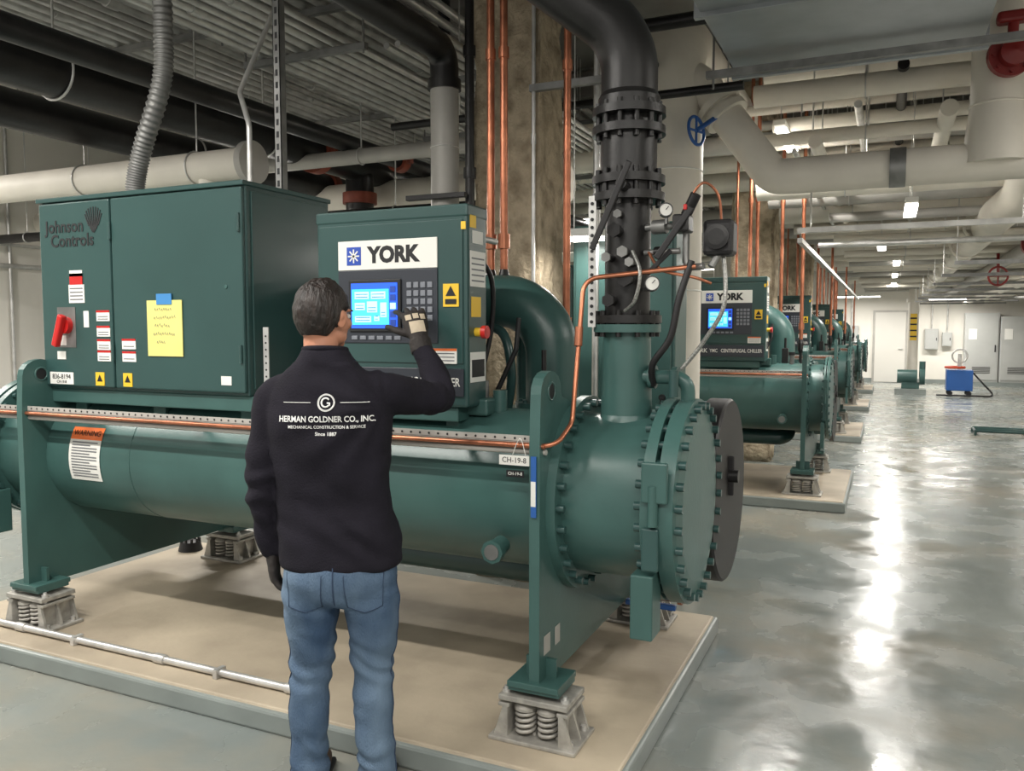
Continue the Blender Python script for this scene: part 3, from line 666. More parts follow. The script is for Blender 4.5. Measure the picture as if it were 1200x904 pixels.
b.lathe(c,(0.2,-1,0),[(-0.05,0),(-0.05,0.13),(0.0,0.13),(0.0,0.08),(0.06,0.08),(0.08,0.0)],DRED,28); b.bolts(c,(0.2,-1,0),0.105,8,0.012,0.02,DRED); b.cyl(c,c+V((0,0,0.22)),0.03,DRED,12); b.box(c+V((-0.09,-0.05,0.18)),c+V((0.09,0.05,0.25)),DRED,0.02)
b.cyl(c,c+V((0,0.3,0)),0.06,DRED,16)
b.obj('red_butterfly_valve')
b=B()
for (z,y) in ((2.40,7.2),):
    b.box((-0.7,y-0.02,z),(4.5,y+0.02,z+0.042),GALV)
    for x in (-0.6,0.9,2.4): b.cyl((x,y,z),(x,y,4.8),0.008,GALV,6)
b.box((-0.7,7.2,2.32),(-0.66,22,2.36),GALV)
b.tube([(-0.7,9.4,2.5),(4.5,9.4,2.5)],0.03,GALV,12)
b.obj('strut_run_right')
# ------------------------------------------------------------------ duct
b=B()
b.box((-0.87,-1.0,3.14),(0.42,5.2,3.75),DUCT,0.004)
for yy in (0.5,1.7,2.9,4.1,5.17): b.box((-0.90,yy-0.02,3.115),(0.45,yy+0.02,3.78),DUCT,0.003)
for yy in (3.4,4.9):
    b.box((-1.0,yy-0.02,3.06),(0.65,yy+0.02,3.10),GALVD)
    for x in (-0.96,0.6): b.cyl((x,yy,3.0),(x,yy,4.8),0.007,GALVD,6)
b.box((-0.35,5.2,3.2),(-0.1,5.21,3.6),DUCT)
b.obj('sheet_metal_duct')
b=B()
b.box((1.0,0,3.62),(1.7,26,3.95),DUCT,0.004)
for i in range(18): b.box((0.98,1+i*1.4,3.60),(1.72,1.04+i*1.4,3.97),DUCT)
for i in range(9): b.box((0.9,1.7+i*2.8,3.55),(1.8,1.74+i*2.8,3.59),GALVD); b.cyl((0.92,1.72+i*2.8,3.55),(0.92,1.72+i*2.8,4.8),0.007,GALVD,6); b.cyl((1.78,1.72+i*2.8,3.55),(1.78,1.72+i*2.8,4.8),0.007,GALVD,6)
b.obj('long_ventilation_duct')
b=B()
b.tube([(-0.55,6.8,3.05),(-0.55,18,3.05)],0.05,WHITEP,14)
b.tube([(-0.70,6.8,2.99),(-0.70,18,2.99)],0.02,GALV,10)
b.tube([(-0.25,6.8,3.3),(-0.25,22,3.3)],0.03,GALV,10)
b.tube([(0.35,6.6,3.16),(0.35,22,3.16)],0.06,WHITEP,16)
b.tube([(0.05,6.6,3.5),(0.05,22,3.5)],0.04,BLACKP,14)
for yy in (7.5,9.5,12.5,15): b.cyl((-0.55,yy,3.05),(-0.55,yy,4.8),0.006,GALV,6); b.cyl((0.35,yy,3.16),(0.35,yy,4.8),0.006,GALV,6)
b.obj('small_overhead_conduits')
# ------------------------------------------------------------------ overhead rack of insulated pipes far
b=B(); random.seed(11)
for (y,z,r,m) in ((6.75,3.42,0.085,WHITEP),(7.1,3.15,0.05,WHITEP),(7.3,3.75,0.11,WHITEP),(7.6,2.98,0.06,GREYP),(7.9,3.45,0.06,WHITEP)):
    xp(y,z,r,-1.0,4.5,m,True,2.6)
yv=8.3
while yv<26:
    for z,r in ((3.0+random.uniform(-0.1,0.1),random.choice((0.07,0.1,0.13))),(3.35+random.uniform(-0.08,0.08),random.choice((0.06,0.09,0.12))),(3.75+random.uniform(-0.1,0.1),random.choice((0.05,0.08)))):
        m=random.choice((WHITEP,WHITEP,WHITEP,WHITEP,GREYP))
        x1=0.85 if random.random()<0.2 else 4.5
        xp(yv+random.uniform(0,0.25),z,r,-9.4 if z>3.2 else -1.2,x1,m,True,2.6)
        if x1<1: b.tube(fillet([(0.5,yv+0.12,z),(x1+0.12,yv+0.12,z),(x1+0.12,yv+0.12,4.7)],0.12,6),r,m,20)
    if random.random()<0.8: xp(yv+0.3,2.72+random.uniform(-0.1,0.1),0.05,-0.6,4.5,random.choice((WHITEP,WHITEP,GREYP)),True,2.6)
    yv+=0.85
b.obj('insulated_pipe_rack_far')
b=B()
b.tube(fillet([(1.05,8.2,4.6),(1.05,8.2,2.78),(0.95,9.2,2.72),(0.9,26.5,2.72)],0.28,10),0.165,WHITEP,32)
b.tube([(1.5,9.0,2.58),(1.5,26.5,2.58)],0.085,GREYP,24)
b.tube(fillet([(1.95,7.6,4.6),(1.95,7.6,2.35),(1.95,26.5,2.35)],0.18,8),0.07,WHITEP,20)
b.tube(fillet([(2.5,8.0,4.6),(2.5,8.0,2.45),(2.5,26.5,2.45)],0.2,8),0.11,WHITEP,24)
for i in range(8):
    y=9.5+i*2.2
    b.box((0.6,y-0.02,2.26),(2.8,y+0.02,2.30),GALVD)
    for x in (0.62,2.78): b.cyl((x,y,2.26),(x,y,4.8),0.007,GALV,6)
    b.lathe((0.9,y+0.7,2.72),(0,1,0),[(0,0.165),(0,0.19),(0.07,0.19),(0.07,0.165)],WHITEP,28)
for (x,y,z) in ((1.5,11,2.58),(1.95,10,2.35),(2.5,13,2.45)): b.lathe((x,y,z),(0,1,0),[(0,0.08),(0,0.14),(0.12,0.14),(0.12,0.08)],DRED,24)
for (x,y,z) in ((1.3,12.5,2.3),(2.1,11.0,2.15)):
    b.torus((x,y,z),(0.3,-1,0),0.12,0.014,DRED,24,8); b.cyl((x,y,z),(x,y+0.1,2.6),0.02,DRED,8); b.cyl((x-0.12,y,z),(x+0.12,y,z),0.01,DRED,6); b.cyl((x,y,z-0.12),(x,y,z+0.12),0.01,DRED,6)
b.obj('insulated_pipes_right')
b=B()
for k in range(1,NCH):
    y=3.9+offy(k)
    b.tube([(-2.6,y+0.6,0.0),(-2.6,y+0.6,4.8)],0.17,WHITEP,28)
b.obj('far_branch_pipes')
# ------------------------------------------------------------------ lights
def strip(x,y,z,L,along,power,name='led_strip_light'):
    b=B(); hx,hy=(L/2,0.05) if along=='x' else (0.05,L/2)
    b.box((-hx,-hy,0.015),(hx,hy,0.06),PAPER,0.004); b.box((-hx*0.98,-hy*0.8,-0.01),(hx*0.98,hy*0.8,0.015),LAMP,0.004)
    for s_ in (-0.8,0.8):
        p=V((hx*s_,0,0.06)) if along=='x' else V((0,hy*s_,0.06)); b.cyl(p,p+V((0,0,4.8-z-0.06)),0.004,GALV,5)
    o=b.obj(name); o.location=(x,y,z)
    l=bpy.data.lights.new('led_strip_lamp','AREA'); l.shape='RECTANGLE'; l.size=L if along=='x' else 0.1; l.size_y=0.1 if along=='x' else L
    l.energy=power; l.color=(1.0,0.965,0.905)
    lo=bpy.data.objects.new('lamp',l); lo.location=(0,0,-0.02); lo.parent=o; bpy.context.collection.objects.link(lo)
strip(-3.2,1.0,3.45,2.4,'x',150); strip(-0.2,0.2,2.95,2.4,'x',75); strip(1.9,0.4,3.3,2.4,'y',60); strip(-6.2,1.6,3.4,2.4,'x',140)
strip(2.3,4.2,3.2,2.4,'y',60)
strip(-0.9,8.1,3.35,1.2,'y',85); strip(-3.1,9.0,2.62,1.0,'x',70); strip(-5.5,6.0,2.75,1.2,'x',120); strip(-8.0,3.5,3.2,1.2,'y',110)  # last strip is added to brighten the left wall
strip(-1.63,4.62,2.14,0.2,'x',7)  # added bright bar standing in for a reflection on the green cabinet
strip(0.15,7.9,2.62,0.9,'y',35)
strip(2.6,9.3,2.75,2.4,'y',70); strip(-0.1,11.5,2.65,1.2,'y',50); strip(0.1,14.5,2.65,1.2,'y',50); strip(3.0,14.0,2.7,2.4,'y',75)
strip(0.1,18.0,2.65,1.2,'y',55); strip(0.1,21.5,2.65,1.2,'y',60); strip(3.0,19.5,2.7,2.4,'y',80); strip(1.6,25.3,2.4,1.2,'x',95); strip(-0.8,25.3,2.5,1.2,'x',85); strip(-4.5,11.5,3.2,1.2,'x',120); strip(-4.5,17,3.2,1.2,'x',120); strip(-4.5,22.5,3.2,1.2,'x',120)  # second strip at the far wall is added to brighten that wall
w=bpy.data.worlds.new('World'); scene.world=w; w.use_nodes=True
w.node_tree.nodes['Background'].inputs['Color'].default_value=(1.0,0.97,0.92,1); w.node_tree.nodes['Background'].inputs['Strength'].default_value=0.75
# ------------------------------------------------------------------ far objects
b=B(); x=2.0
for i in range(3):
    b.box((x,26.5,0.1),(x+0.85,26.98,2.05-0.1*(i%2)),CABG,0.01); b.box((x+0.03,26.48,0.16),(x+0.82,26.5,1.95),CABG,0.006); b.box((x+0.1,26.47,1.3),(x+0.3,26.48,1.6),PAPER); b.box((x+0.74,26.46,0.95),(x+0.77,26.48,1.15),INK)
    for q in range(5): b.box((x+0.2,26.472,0.35+q*0.04),(x+0.65,26.478,0.365+q*0.04),INK)
    x+=0.87
b.box((1.95,26.45,0),(4.65,26.99,0.1),PADS)
b.obj('electrical_switchgear')
b=B()
for (x0,z0,w_,h_) in ((1.0,1.0,0.35,0.6),(1.45,1.1,0.25,0.4),(-1.2,1.0,0.4,0.7)):
    b.box((x0,26.8,z0),(x0+w_,26.98,z0+h_),CABG,0.008); b.box((x0+0.02,26.79,z0+0.02),(x0+w_-0.02,26.8,z0+h_-0.02),CABG,0.003); b.cyl((x0+w_/2,26.9,z0+h_),(x0+w_/2,26.9,4.7),0.02,GALV,8); b.box((x0+w_-0.06,26.78,z0+h_/2-0.04),(x0+w_-0.04,26.79,z0+h_/2+0.04),INK)
b.obj('wall_mounted_enclosures')
b=B(); b.box((-0.4,26.94,0),(0.55,26.99,2.15),GREYP,0.005); b.box((-0.34,26.92,0.01),(0.49,26.95,2.09),DOORM,0.004); b.cyl((0.4,26.9,1.0),(0.4,26.92,1.0),0.03,GALV,12); b.box((0.3,26.88,0.99),(0.42,26.90,1.01),GALV,0.004); b.obj('door_1')
b=B(); x,y=0.62,24.2
b.cyl((x,y,0),(x,y,3.4),0.13,WHITEP,28); b.box((x-0.08,y-0.135,1.3),(x+0.08,y-0.125,2.0),YWARN)
for i in range(4): b.box((x-0.08,y-0.138,1.38+i*0.16),(x+0.08,y-0.134,1.42+i*0.16),INK)
b.lathe((x,y,2.3),(0,0,1),[(0,0.13),(0,0.18),(0.1,0.18),(0.1,0.13)],WHITEP,24)
b.tube(fillet([(x,y,2.9),(x,y,2.95),(x-1.6,y,2.95)],0.15,6),0.12,WHITEP,24)
b.obj('white_standpipe')
b=B(); x,y=0.55,22.6
b.box((x-0.35,y-0.25,0),(x+0.35,y+0.25,0.12),PADS); b.cyl((x-0.3,y,0.42),(x+0.15,y,0.42),0.17,TEAL,24); b.lathe((x+0.2,y,0.42),(1,0,0),[(0,0),(0,0.2),(0.12,0.2),(0.12,0.0)],TEAL,24); b.cyl((x+0.26,y,0.42),(x+0.26,y,0.8),0.07,TEAL,16); b.box((x-0.2,y-0.1,0.12),(x+0.2,y+0.1,0.28),TEAL,0.01)
b.obj('green_pump')
b=B(); x,y=1.60,22.4
b.box((x-0.28,y-0.25,0.12),(x+0.28,y+0.25,0.62),BLUE,0.02)
for sx in (-0.2,0.2):
    for sy in (-0.2,0.2): b.cyl((x+sx,y+sy-0.02,0.06),(x+sx,y+sy+0.02,0.06),0.06,BLACKR,14)
b.cyl((x,y,0.62),(x,y,1.0),0.04,GALV,12); b.torus((x,y,0.95),(0,1,0),0.16,0.02,GALV); b.tube(catmull([(x+0.25,y,0.6),(x+0.5,y-0.1,0.3),(x+0.7,y-0.1,0.03),(x+0.3,y-0.5,0.03),(x-0.5,y-0.5,0.03)],6),0.02,BLACKR,8); b.torus((x-0.1,y-0.1,0.68),(0,0,1),0.2,0.03,HOSE)
b.obj('blue_service_cart')
b=B(); x,y=1.75,14.3
for yy in (-0.25,0,0.25): b.tube([(x-0.5,y+yy,0.07),(x+0.9,y+yy,0.07)],0.02,TEALD,10)
for xx in (-0.5,0.2,0.9): b.tube([(x+xx,y-0.25,0.07),(x+xx,y+0.25,0.07)],0.02,TEALD,10); b.cyl((x+xx,y-0.25,0),(x+xx,y-0.25,0.07),0.02,TEALD,8); b.cyl((x+xx,y+0.25,0),(x+xx,y+0.25,0.07),0.02,TEALD,8)
b.obj('low_pipe_frame')
b=B()
b.lathe((-4.3,4.1,0.1),(0,0,1),[(0,0.0),(0,0.08),(0.06,0.065),(0.07,0.0)],BLACKR,24)
for i in range(10):
    a=i/10*2*PI; b.box((-4.3+0.06*math.cos(a)-0.006,4.1+0.06*math.sin(a)-0.006,0.1),(-4.3+0.06*math.cos(a)+0.006,4.1+0.06*math.sin(a)+0.006,0.185),BLACKR)
b.obj('pad_drain_strainer')
b=B()
b.tube(fillet([(-2.2,2.62,0.122),(-4.25,2.62,0.122),(-4.25,2.60,1.0)],0.1,6),0.0165,GALV,12)
for x in (-2.2,-2.95,-3.9): b.cyl((x-0.03,2.62,0.122),(x+0.03,2.62,0.122),0.022,GALV,12)
for x in (-2.6,-3.5): b.box((x-0.012,2.59,0.1),(x+0.012,2.65,0.142),GALV,0.003)
b.obj('pad_conduit')
# ------------------------------------------------------------------ WORKER
YAW=math.radians(24.6)
W=empty('worker'); W.matrix_world=Matrix.Rotation(YAW,4,'Z')@Matrix.Translation((-0.614,2.74,0))
def clean(b,name,voxel,smooth,disp,parent,m):
    me=b.mesh(name); bm=bmesh.new(); bm.from_mesh(me); bmesh.ops.remove_doubles(bm,verts=bm.verts,dist=1e-5); bmesh.ops.recalc_face_normals(bm,faces=bm.faces); bm.to_mesh(me); bm.free()
    o=bpy.data.objects.new(name,me); bpy.context.collection.objects.link(o)
    md=o.modifiers.new('r','REMESH'); md.mode='VOXEL'; md.voxel_size=voxel; md.adaptivity=0
    if smooth: s=o.modifiers.new('s','SMOOTH'); s.factor=0.5; s.iterations=smooth
    dg=bpy.context.evaluated_depsgraph_get(); dg.update()
    nm=bpy.data.meshes.new_from_object(o.evaluated_get(dg)); o.modifiers.clear(); o.data=nm
    if disp:
        nv=[(v.co.copy(),v.normal.copy()) for v in nm.vertices]
        for v,(c,n) in zip(nm.vertices,nv): v.co=c+n*disp(c,n)
    nm.materials.clear(); nm.materials.append(m)
    for p in nm.polygons: p.use_smooth=True
    nm.update(); o.parent=parent
    return o
def vt(b,chain,m,k=5,n=20,ends=True):
    ch=catmull([list(c) for c in chain],k)
    pts=[V(c[:3]) for c in ch]; rs=[c[3] for c in ch]
    b.tube(pts,rs,m,n)
    if ends:
        b.ell(pts[0],(rs[0],)*3,m,None,16,10); b.ell(pts[-1],(rs[-1],)*3,m,None,16,10)
def loft(b,secs,m,k=5,n=40,p=2.4):
    ss=catmull([list(s) for s in secs],k); vs=[];fs=[]
    for (z,cx,cy,rx,ry) in ss:
        for i in range(n):
            a=2*PI*i/n; c,s_=math.cos(a),math.sin(a)
            vs.append(V((cx+rx*math.copysign(abs(c)**(2/p),c),cy+ry*math.copysign(abs(s_)**(2/p),s_),z)))
    N=len(ss)
    for j in range(N-1):
        for i in range(n): fs.append((j*n+i,j*n+(i+1)%n,(j+1)*n+(i+1)%n,(j+1)*n+i))
    fs.append(tuple(reversed(range(n)))); fs.append(tuple((N-1)*n+i for i in range(n)))
    b.add(vs,fs,m,True)
ELB=V((0.35,0.25,1.37))
b=B()
loft(b,[(0.815,0.035,0.0,0.200,0.135),(0.835,0.035,0.0,0.208,0.142),(0.92,0.025,0.0,0.203,0.136),(1.05,0.014,-0.005,0.190,0.122),(1.18,0.010,-0.01,0.196,0.130),(1.30,0.006,-0.012,0.205,0.135),(1.38,0.0,-0.012,0.200,0.127),(1.435,0.0,-0.013,0.172,0.105),(1.475,-0.002,-0.014,0.132,0.092),(1.515,-0.006,-0.015,0.092,0.084),(1.550,-0.008,-0.014,0.074,0.076)],NAVY)
vt(b,[(-0.12,-0.005,1.40,0.070),(-0.178,-0.005,1.372,0.071),(-0.208,-0.01,1.26,0.058),(-0.226,-0.025,1.12,0.053),(-0.224,0.0,0.98,0.046),(-0.212,0.02,0.865,0.039)],NAVY)
vt(b,[(0.12,-0.005,1.40,0.075),(0.19,0.03,1.395,0.074),(0.27,0.14,1.375,0.064),(0.352,0.252,1.362,0.056),(0.327,0.31,1.44,0.052),(0.266,0.385,1.54,0.038)],NAVY)
def fold(c,n):
    d=0.006*noise.noise(V((c.x*7,c.y*7,c.z*12)))+0.003*noise.noise(V((c.x*18+c.z*9,c.y*18,c.z*20)))
    f=math.sin((c.z*1.0+c.x*0.7)*48+4*noise.noise(c*5))
    wl=max(0,1-abs(c.z-0.95)/0.17)*(0.6+0.8*noise.noise(c*4+V((4,1,2))))
    d+=0.008*wl*f
    q=(c-V((0.20,-0.05,1.36))); dd=q.length
    if c.y<0.05 and c.x<0.2: d+=0.005*math.sin(math.atan2(q.z,q.x)*14)*max(0,1-abs(dd-0.2)/0.2)
    if c.x<-0.17: d+=0.006*math.sin(c.z*80+3*noise.noise(c*9))*max(0,1-abs(c.z-1.10)/0.17)
    if c.x>0.22: d+=0.006*math.sin((c-V((0.19,0.02,1.4))).length*85+2*noise.noise(c*8))*max(0,1-(c-ELB).length/0.16)
    if c.z>1.50: d*=0.2
    return d
shirt=clean(b,'long_sleeve_shirt',0.008,6,fold,W,NAVY)
bpy.context.view_layer.update()
def bvh(o): return BVHTree.FromPolygons([v.co for v in o.data.vertices],[p.vertices for p in o.data.polygons])
T=bvh(shirt)
def proj(T,x,z,off=0.0025,y0=-0.6):
    h=T.ray_cast(V((x,y0,z)),V((0,1,0)))
    return V((x,(h[0].y if h[0] else -0.13)-off,z))
b=B()
b.tube([(-0.008+0.069*math.cos(2*PI*i/32),-0.014+0.071*math.sin(2*PI*i/32),1.545-0.006*math.sin(2*PI*i/32)) for i in range(33)],0.009,NAVY,8)
b.obj('shirt_collar',W)
b=B(); cx=0.02
for t,sz,z,wd,of in (('HERMAN GOLDNER CO., INC.',0.027,1.325,0.305,0.0006),('MECHANICAL CONSTRUCTION & SERVICE',0.014,1.300,0.245,0.0002),('Since 1887',0.016,1.278,0.07,0.0002)):
    b.text(t,sz,None,WPRINT,width=wd,offset=of,extrude=0,fn=lambda v,z=z:proj(T,cx+v.x,z+v.y,0.004))
def strokepath(pts,r): b.tube([proj(T,x,z,0.002) for x,z in pts],r,WPRINT,5)
strokepath([(cx-0.14+i*0.01,1.378) for i in range(10)],0.0012); strokepath([(cx+0.045+i*0.01,1.378) for i in range(10)],0.0012)
for R in (0.027,0.024): strokepath([(cx+R*math.cos(2*PI*i/28),1.378+R*math.sin(2*PI*i/28)) for i in range(29)],0.0014)
strokepath([(cx-0.002+0.013*math.cos(0.7+(2*PI-1.4)*i/18),1.378+0.014*math.sin(0.7+(2*PI-1.4)*i/18)) for i in range(19)],0.003)
strokepath([(cx+0.002,1.376),(cx+0.011,1.376),(cx+0.011,1.368)],0.003)
b.obj('shirt_back_print',W)
b=B()
loft(b,[(0.95,0.03,0,0.165,0.11),(0.90,0.03,0,0.175,0.12),(0.83,0.033,-0.008,0.186,0.134),(0.77,0.035,-0.01,0.188,0.134),(0.71,0.035,-0.003,0.17,0.11),(0.68,0.035,0,0.13,0.08)][::-1],DENIM)
vt(b,[(-0.055,-0.02,0.80,0.098),(-0.066,-0.012,0.70,0.098),(-0.072,-0.002,0.60,0.087),(-0.078,0.012,0.47,0.074),(-0.084,0.0,0.36,0.070),(-0.086,-0.008,0.20,0.064),(-0.084,0.0,0.06,0.068)],DENIM)
vt(b,[(0.115,-0.02,0.80,0.098),(0.130,-0.012,0.70,0.098),(0.136,-0.002,0.60,0.087),(0.132,0.012,0.47,0.074),(0.136,0.0,0.36,0.070),(0.144,-0.008,0.20,0.064),(0.150,0.0,0.06,0.068)],DENIM)
def jf(c,n):
    d=0.004*noise.noise(V((c.x*12,c.y*12,c.z*20)))
    k=max(0,1-abs(c.z-0.46)/0.18)+max(0,1-abs(c.z-0.14)/0.14)+0.7*max(0,1-abs(c.z-0.70)/0.07)
    d+=0.007*k*math.sin(c.z*80+c.x*35+5*noise.noise(V((c.x*8,c.y*8,c.z*8))))*(0.7+0.7*noise.noise(c*7))
    d+=0.007*noise.noise(V((c.x*5+3,c.y*5,c.z*9)))
    return d
jeans=clean(b,'denim_jeans',0.008,5,jf,W,DENIM)
TJ=bvh(jeans)
b=B()
for px in (-0.065,0.13):
    for (w_,z0,z1) in ((0.062,0.70,0.815),):
        g=[];nx,nz=8,8
        for j in range(nz+1):
            for i in range(nx+1):
                x=px+(i/nx*2-1)*w_*(0.9+0.1*j/nz); z=z0+(z1-z0)*j/nz-(0.018*(1-abs(i/nx*2-1)) if j==0 else 0)
                g.append(proj(TJ,x,z,0.0035))
        b.add(g,[(j*(nx+1)+i,j*(nx+1)+i+1,(j+1)*(nx+1)+i+1,(j+1)*(nx+1)+i) for j in range(nz) for i in range(nx)],DENIM,True)
        edge=[g[j*(nx+1)] for j in range(nz,-1,-1)]+[g[i] for i in range(nx+1)]+[g[j*(nx+1)+nx] for j in range(nz+1)]
        b.tube([p-V((0,0.0005,0)) for p in edge],0.0013,DENIMD,5)
b.tube([proj(TJ,0.033,0.84-i*0.012,0.001) for i in range(12)],0.0025,DENIMD,5)
for sx in (-1,1):
    pts=[]
    for i in range(40):
        z=0.78-i*0.018; h=TJ.ray_cast(V((0.033+sx*0.6,-0.01,z)),V((-sx,0,0)))
        if h[0]: pts.append(h[0]+V((sx*0.001,0,0)))
    b.tube(pts,0.0022,DENIMD,5)
b.obj('jeans_pockets_and_seams',W)
for x in (-0.085,0.150):
    b=B()
    vt(b,[(x,-0.045,0.055,0.045),(x,0.02,0.05,0.047),(x,0.12,0.04,0.042),(x,0.185,0.036,0.035)],LEATHER); vt(b,[(x,-0.02,0.05,0.05),(x,-0.01,0.16,0.052)],LEATHER)
    o=clean(b,'work_boot',0.008,4,None,W,LEATHER)
    for v in o.data.vertices: v.co.z=max(v.co.z,0.012)
    s=B(); s.box((x-0.046,-0.09,0.0),(x+0.046,0.215,0.022),BLACKR,0.01); s.obj('boot_sole',W)
HM=Matrix.Translation((-0.014,0.010,1.66))@Matrix.Rotation(math.radians(-26),4,'Z')@Matrix.Rotation(math.radians(-4),4,'X')
b=B()
b.ell((0,-0.012,0.028),(0.074,0.094,0.084),SKIN,None,32,20)
b.ell((0,0.028,-0.028),(0.062,0.066,0.086),SKIN,None,28,18)
b.ell((0,0.060,-0.088),(0.034,0.032,0.026),SKIN); b.ell((0.034,0.02,-0.068),(0.028,0.05,0.032),SKIN); b.ell((-0.034,0.02,-0.068),(0.028,0.05,0.032),SKIN)
b.ell((0,-0.03,-0.04),(0.060,0.062,0.06),SKIN)
b.ell((0,0.100,-0.022),(0.012,0.020,0.022),SKIN); b.ell((0,0.094,0.0),(0.008,0.012,0.026),SKIN); b.ell((0,0.108,-0.032),(0.016,0.011,0.009),SKIN)
b.ell((0,0.083,0.022),(0.048,0.012,0.009),SKIN); b.ell((0,0.089,-0.060),(0.024,0.009,0.005),SKIN); b.ell((0,0.088,-0.069),(0.020,0.009,0.006),SKIN)
for s_ in (-1,1):
    R=Matrix.Rotation(s_*-0.45,3,'Z')
    b.ell((s_*0.079,-0.010,-0.014),(0.007,0.020,0.032),SKIN,R); b.ell((s_*0.083,-0.018,-0.002),(0.007,0.012,0.019),SKIN,R)
    b.ell((s_*0.042,0.062,-0.025),(0.022,0.02,0.02),SKIN)
vt(b,[(0,-0.012,-0.03,0.056),(0,-0.014,-0.08,0.057),(0.002,-0.016,-0.12,0.056),(0.004,-0.016,-0.16,0.055)],SKIN)
head=clean(b,'head',0.0035,4,None,W,SKIN); head.matrix_local=HM
b=B()
for s_ in (-1,1):
    b.ell((s_*0.031,0.083,0.002),(0.012,0.010,0.009),PAPER); b.ell((s_*0.031,0.0915,0.002),(0.005,0.003,0.005),INK)
    b.tube([(s_*0.012,0.097,0.021),(s_*0.03,0.097,0.026),(s_*0.05,0.086,0.02)],0.003,HAIR,6)
o=b.obj('eyes_and_brows',W); o.matrix_local=HM
b=B()
def hl(y):
    if y<-0.045: return -0.096
    if y<-0.005: return -0.096+(y+0.045)/0.040*0.099
    if y<0.035: return 0.003
    if y<0.08: return 0.003+(y-0.035)/0.045*0.06
    return 0.063
nu,nv=130,90; vs=[];fs=[]
for j in range(nv+1):
    th=PI*j/nv
    for i in range(nu):
        a=2*PI*i/nu; d=V((math.sin(th)*math.cos(a),math.sin(th)*math.sin(a),math.cos(th)))
        c=V((0,-0.016,0.010)); q=V((d.x*0.087,d.y*0.102,d.z*0.112)); p=c+q
        k=(p.z-hl(p.y))/0.026; k=max(0,min(1,k)); k=k*k*(3-2*k)
        top=max(0,d.z+0.3)
        sc=0.80+0.20*k+k*(0.02*noise.noise(p*38)+0.06*top*(noise.noise(V((p.x*30,p.y*30,p.z*14)))*0.6+noise.noise(V((p.x*85,p.y*45,p.z*35)))*0.6))
        vs.append(c+q*sc)
for j in range(nv):
    for i in range(nu): fs.append((j*nu+i,(j+1)*nu+i,(j+1)*nu+(i+1)%nu,j*nu+(i+1)%nu))
b.add(vs,fs,HAIR,True); o=b.obj('short_dark_hair',W); o.matrix_local=HM
def hand(name,M,curls,lens=(0.072,0.080,0.074,0.058),thumb=((0.6,0.35,0.7),(0.3,0.5,0.8)),spread=0.09,mt=GLOVE):
    b=B(); vs=[]; secs=[(-0.03,0.034,0.027),(0.0,0.032,0.024),(0.03,0.041,0.021),(0.06,0.045,0.019),(0.088,0.044,0.016),(0.097,0.040,0.012)]
    n=24; fs=[]
    for (z,rx,ry) in secs:
        for i in range(n):
            a=2*PI*i/n; vs.append(V((rx*math.cos(a),ry*math.sin(a),z)))
    for j in range(len(secs)-1):
        for i in range(n): fs.append((j*n+i,j*n+(i+1)%n,(j+1)*n+(i+1)%n,(j+1)*n+i))
    fs.append(tuple(reversed(range(n)))); fs.append(tuple((len(secs)-1)*n+i for i in range(n)))
    b.add(vs,fs,mt,True)
    for f in range(4):
        x0=(0.034,0.0115,-0.0110,-0.033)[f]; ang=spread*(1.5-f)*0.66
        p=V((x0,0,0.083 if f in(1,2) else 0.079)); L=lens[f]; cur=0
        ch=[(p.x,p.y,p.z,0.0105)]
        for s_,(fr,rr) in enumerate(((0.44,0.0100),(0.31,0.0092),(0.25,0.0082))):
            cur+=curls[f][s_]
            d=V((math.sin(ang)*math.cos(cur),math.sin(cur),math.cos(ang)*math.cos(cur)))
            p=p+d*(L+0.016)*fr; ch.append((p.x,p.y,p.z,rr))
        vt(b,ch,mt,3,12)
    p=V((0.026,0.006,0.018)); ch=[(p.x,p.y,p.z,0.015)]
    for i,(L,rr) in enumerate(((0.036,0.0135),(0.032,0.0115),(0.024,0.0098))):
        t=V(thumb[0]) if i==0 else V(thumb[1]); p=p+t.normalized()*L; ch.append((p.x,p.y,p.z,rr))
    vt(b,ch,mt,3,14)
    b.tube([(0,0,-0.055),(0,0,-0.01)],0.038,mt,20)
    b.v=[M@v for v in b.v]
    o=clean(b,name,0.003,3,lambda c,n:0.0012*noise.noise(c*60),W,mt)
    return o
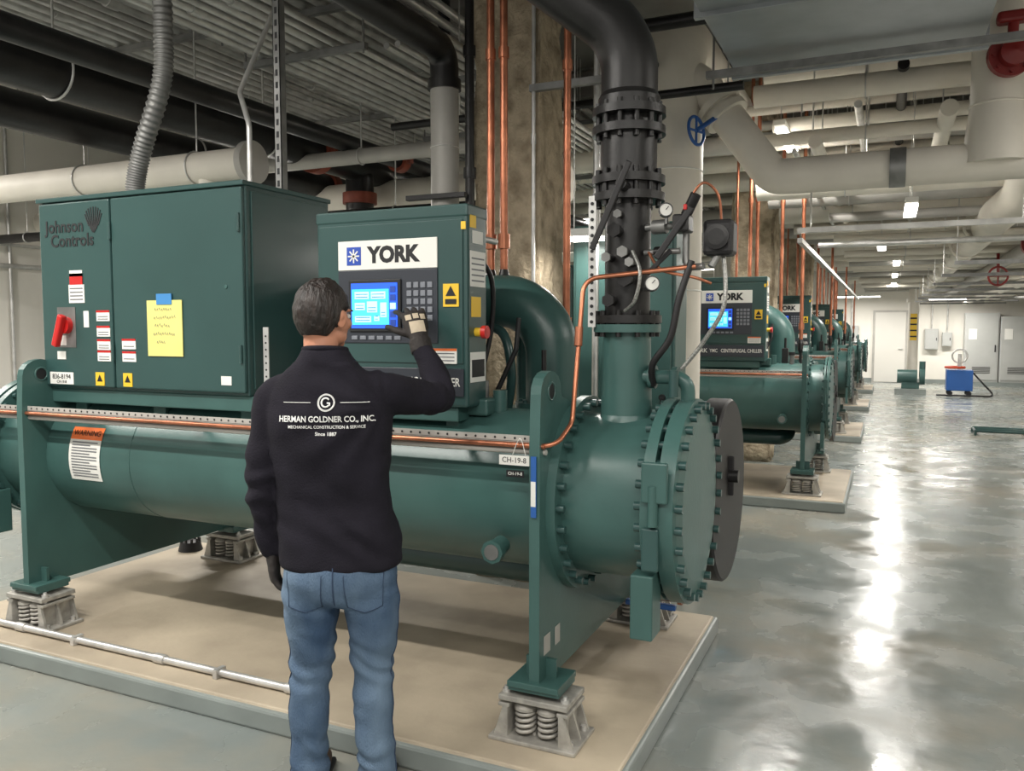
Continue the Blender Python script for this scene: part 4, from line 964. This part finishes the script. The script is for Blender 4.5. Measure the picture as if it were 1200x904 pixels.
def mk(z,palm,xd,o0,sc=1.0):
    z=V(z).normalized(); y=V(palm); y=(y-z*y.dot(z)).normalized(); x=V(xd); x=(x-z*x.dot(z)-y*x.dot(y)).normalized()
    return Matrix(((x.x,y.x,z.x,o0[0]),(x.y,y.y,z.y,o0[1]),(x.z,y.z,z.z,o0[2]),(0,0,0,1)))@Matrix.Scale(sc,4)
MR=mk((-0.25,0.34,0.90),(-0.25,0.85,-0.40),(-1,0,0),(0.257,0.400,1.580),1.12)
hr=hand('gloved_hand_right',MR,[(0.75,0.15,0.15),(0.65,0.55,0.4),(0.65,0.65,0.5),(0.6,0.7,0.5)],thumb=((0.8,0.3,0.55),(0.6,0.5,0.6)),spread=0.20)
ML=mk((0.06,0.05,-1),(1,0.15,0),(0,1,0),(-0.208,0.024,0.852),1.06)
hand('gloved_hand_left',ML,[(0.25,0.4,0.3),(0.35,0.5,0.3),(0.4,0.55,0.35),(0.45,0.6,0.4)],thumb=((0.6,0.4,0.75),(0.2,0.5,0.85)))
b=B(); TH=bvh(hr)
for (cx0,w0,z0,z1) in ((0.0,0.026,0.012,0.055),(0.024,0.010,0.062,0.082),(-0.002,0.010,0.064,0.084),(-0.026,0.009,0.060,0.080)):
    g=[];nx,nz=6,6
    for j in range(nz+1):
        for i in range(nx+1):
            p=MR@V((cx0+(i/nx*2-1)*w0,-0.06,z0+(z1-z0)*j/nz)); d=(MR.to_3x3()@V((0,1,0))).normalized()
            h=TH.ray_cast(p,d); q=(h[0] if h[0] else p+d*0.04)-d*0.0012; g.append(q)
    b.add(g,[(j*(nx+1)+i,j*(nx+1)+i+1,(j+1)*(nx+1)+i+1,(j+1)*(nx+1)+i) for j in range(nz) for i in range(nx)],GLOVEP,True)
b.obj('glove_back_patch',W)
# ------------------------------------------------------------------ camera
cam=bpy.data.cameras.new('camera'); co=bpy.data.objects.new('camera',cam); bpy.context.collection.objects.link(co)
cam.sensor_width=36; cam.lens=36*959/1200; cam.clip_end=100
co.location=(0,0,1.615); co.rotation_euler=(math.radians(90-4.0),0,YAW)
scene.camera=co
scene.view_settings.view_transform='Standard'
scene.view_settings.look='None'
scene.view_settings.exposure=0.0
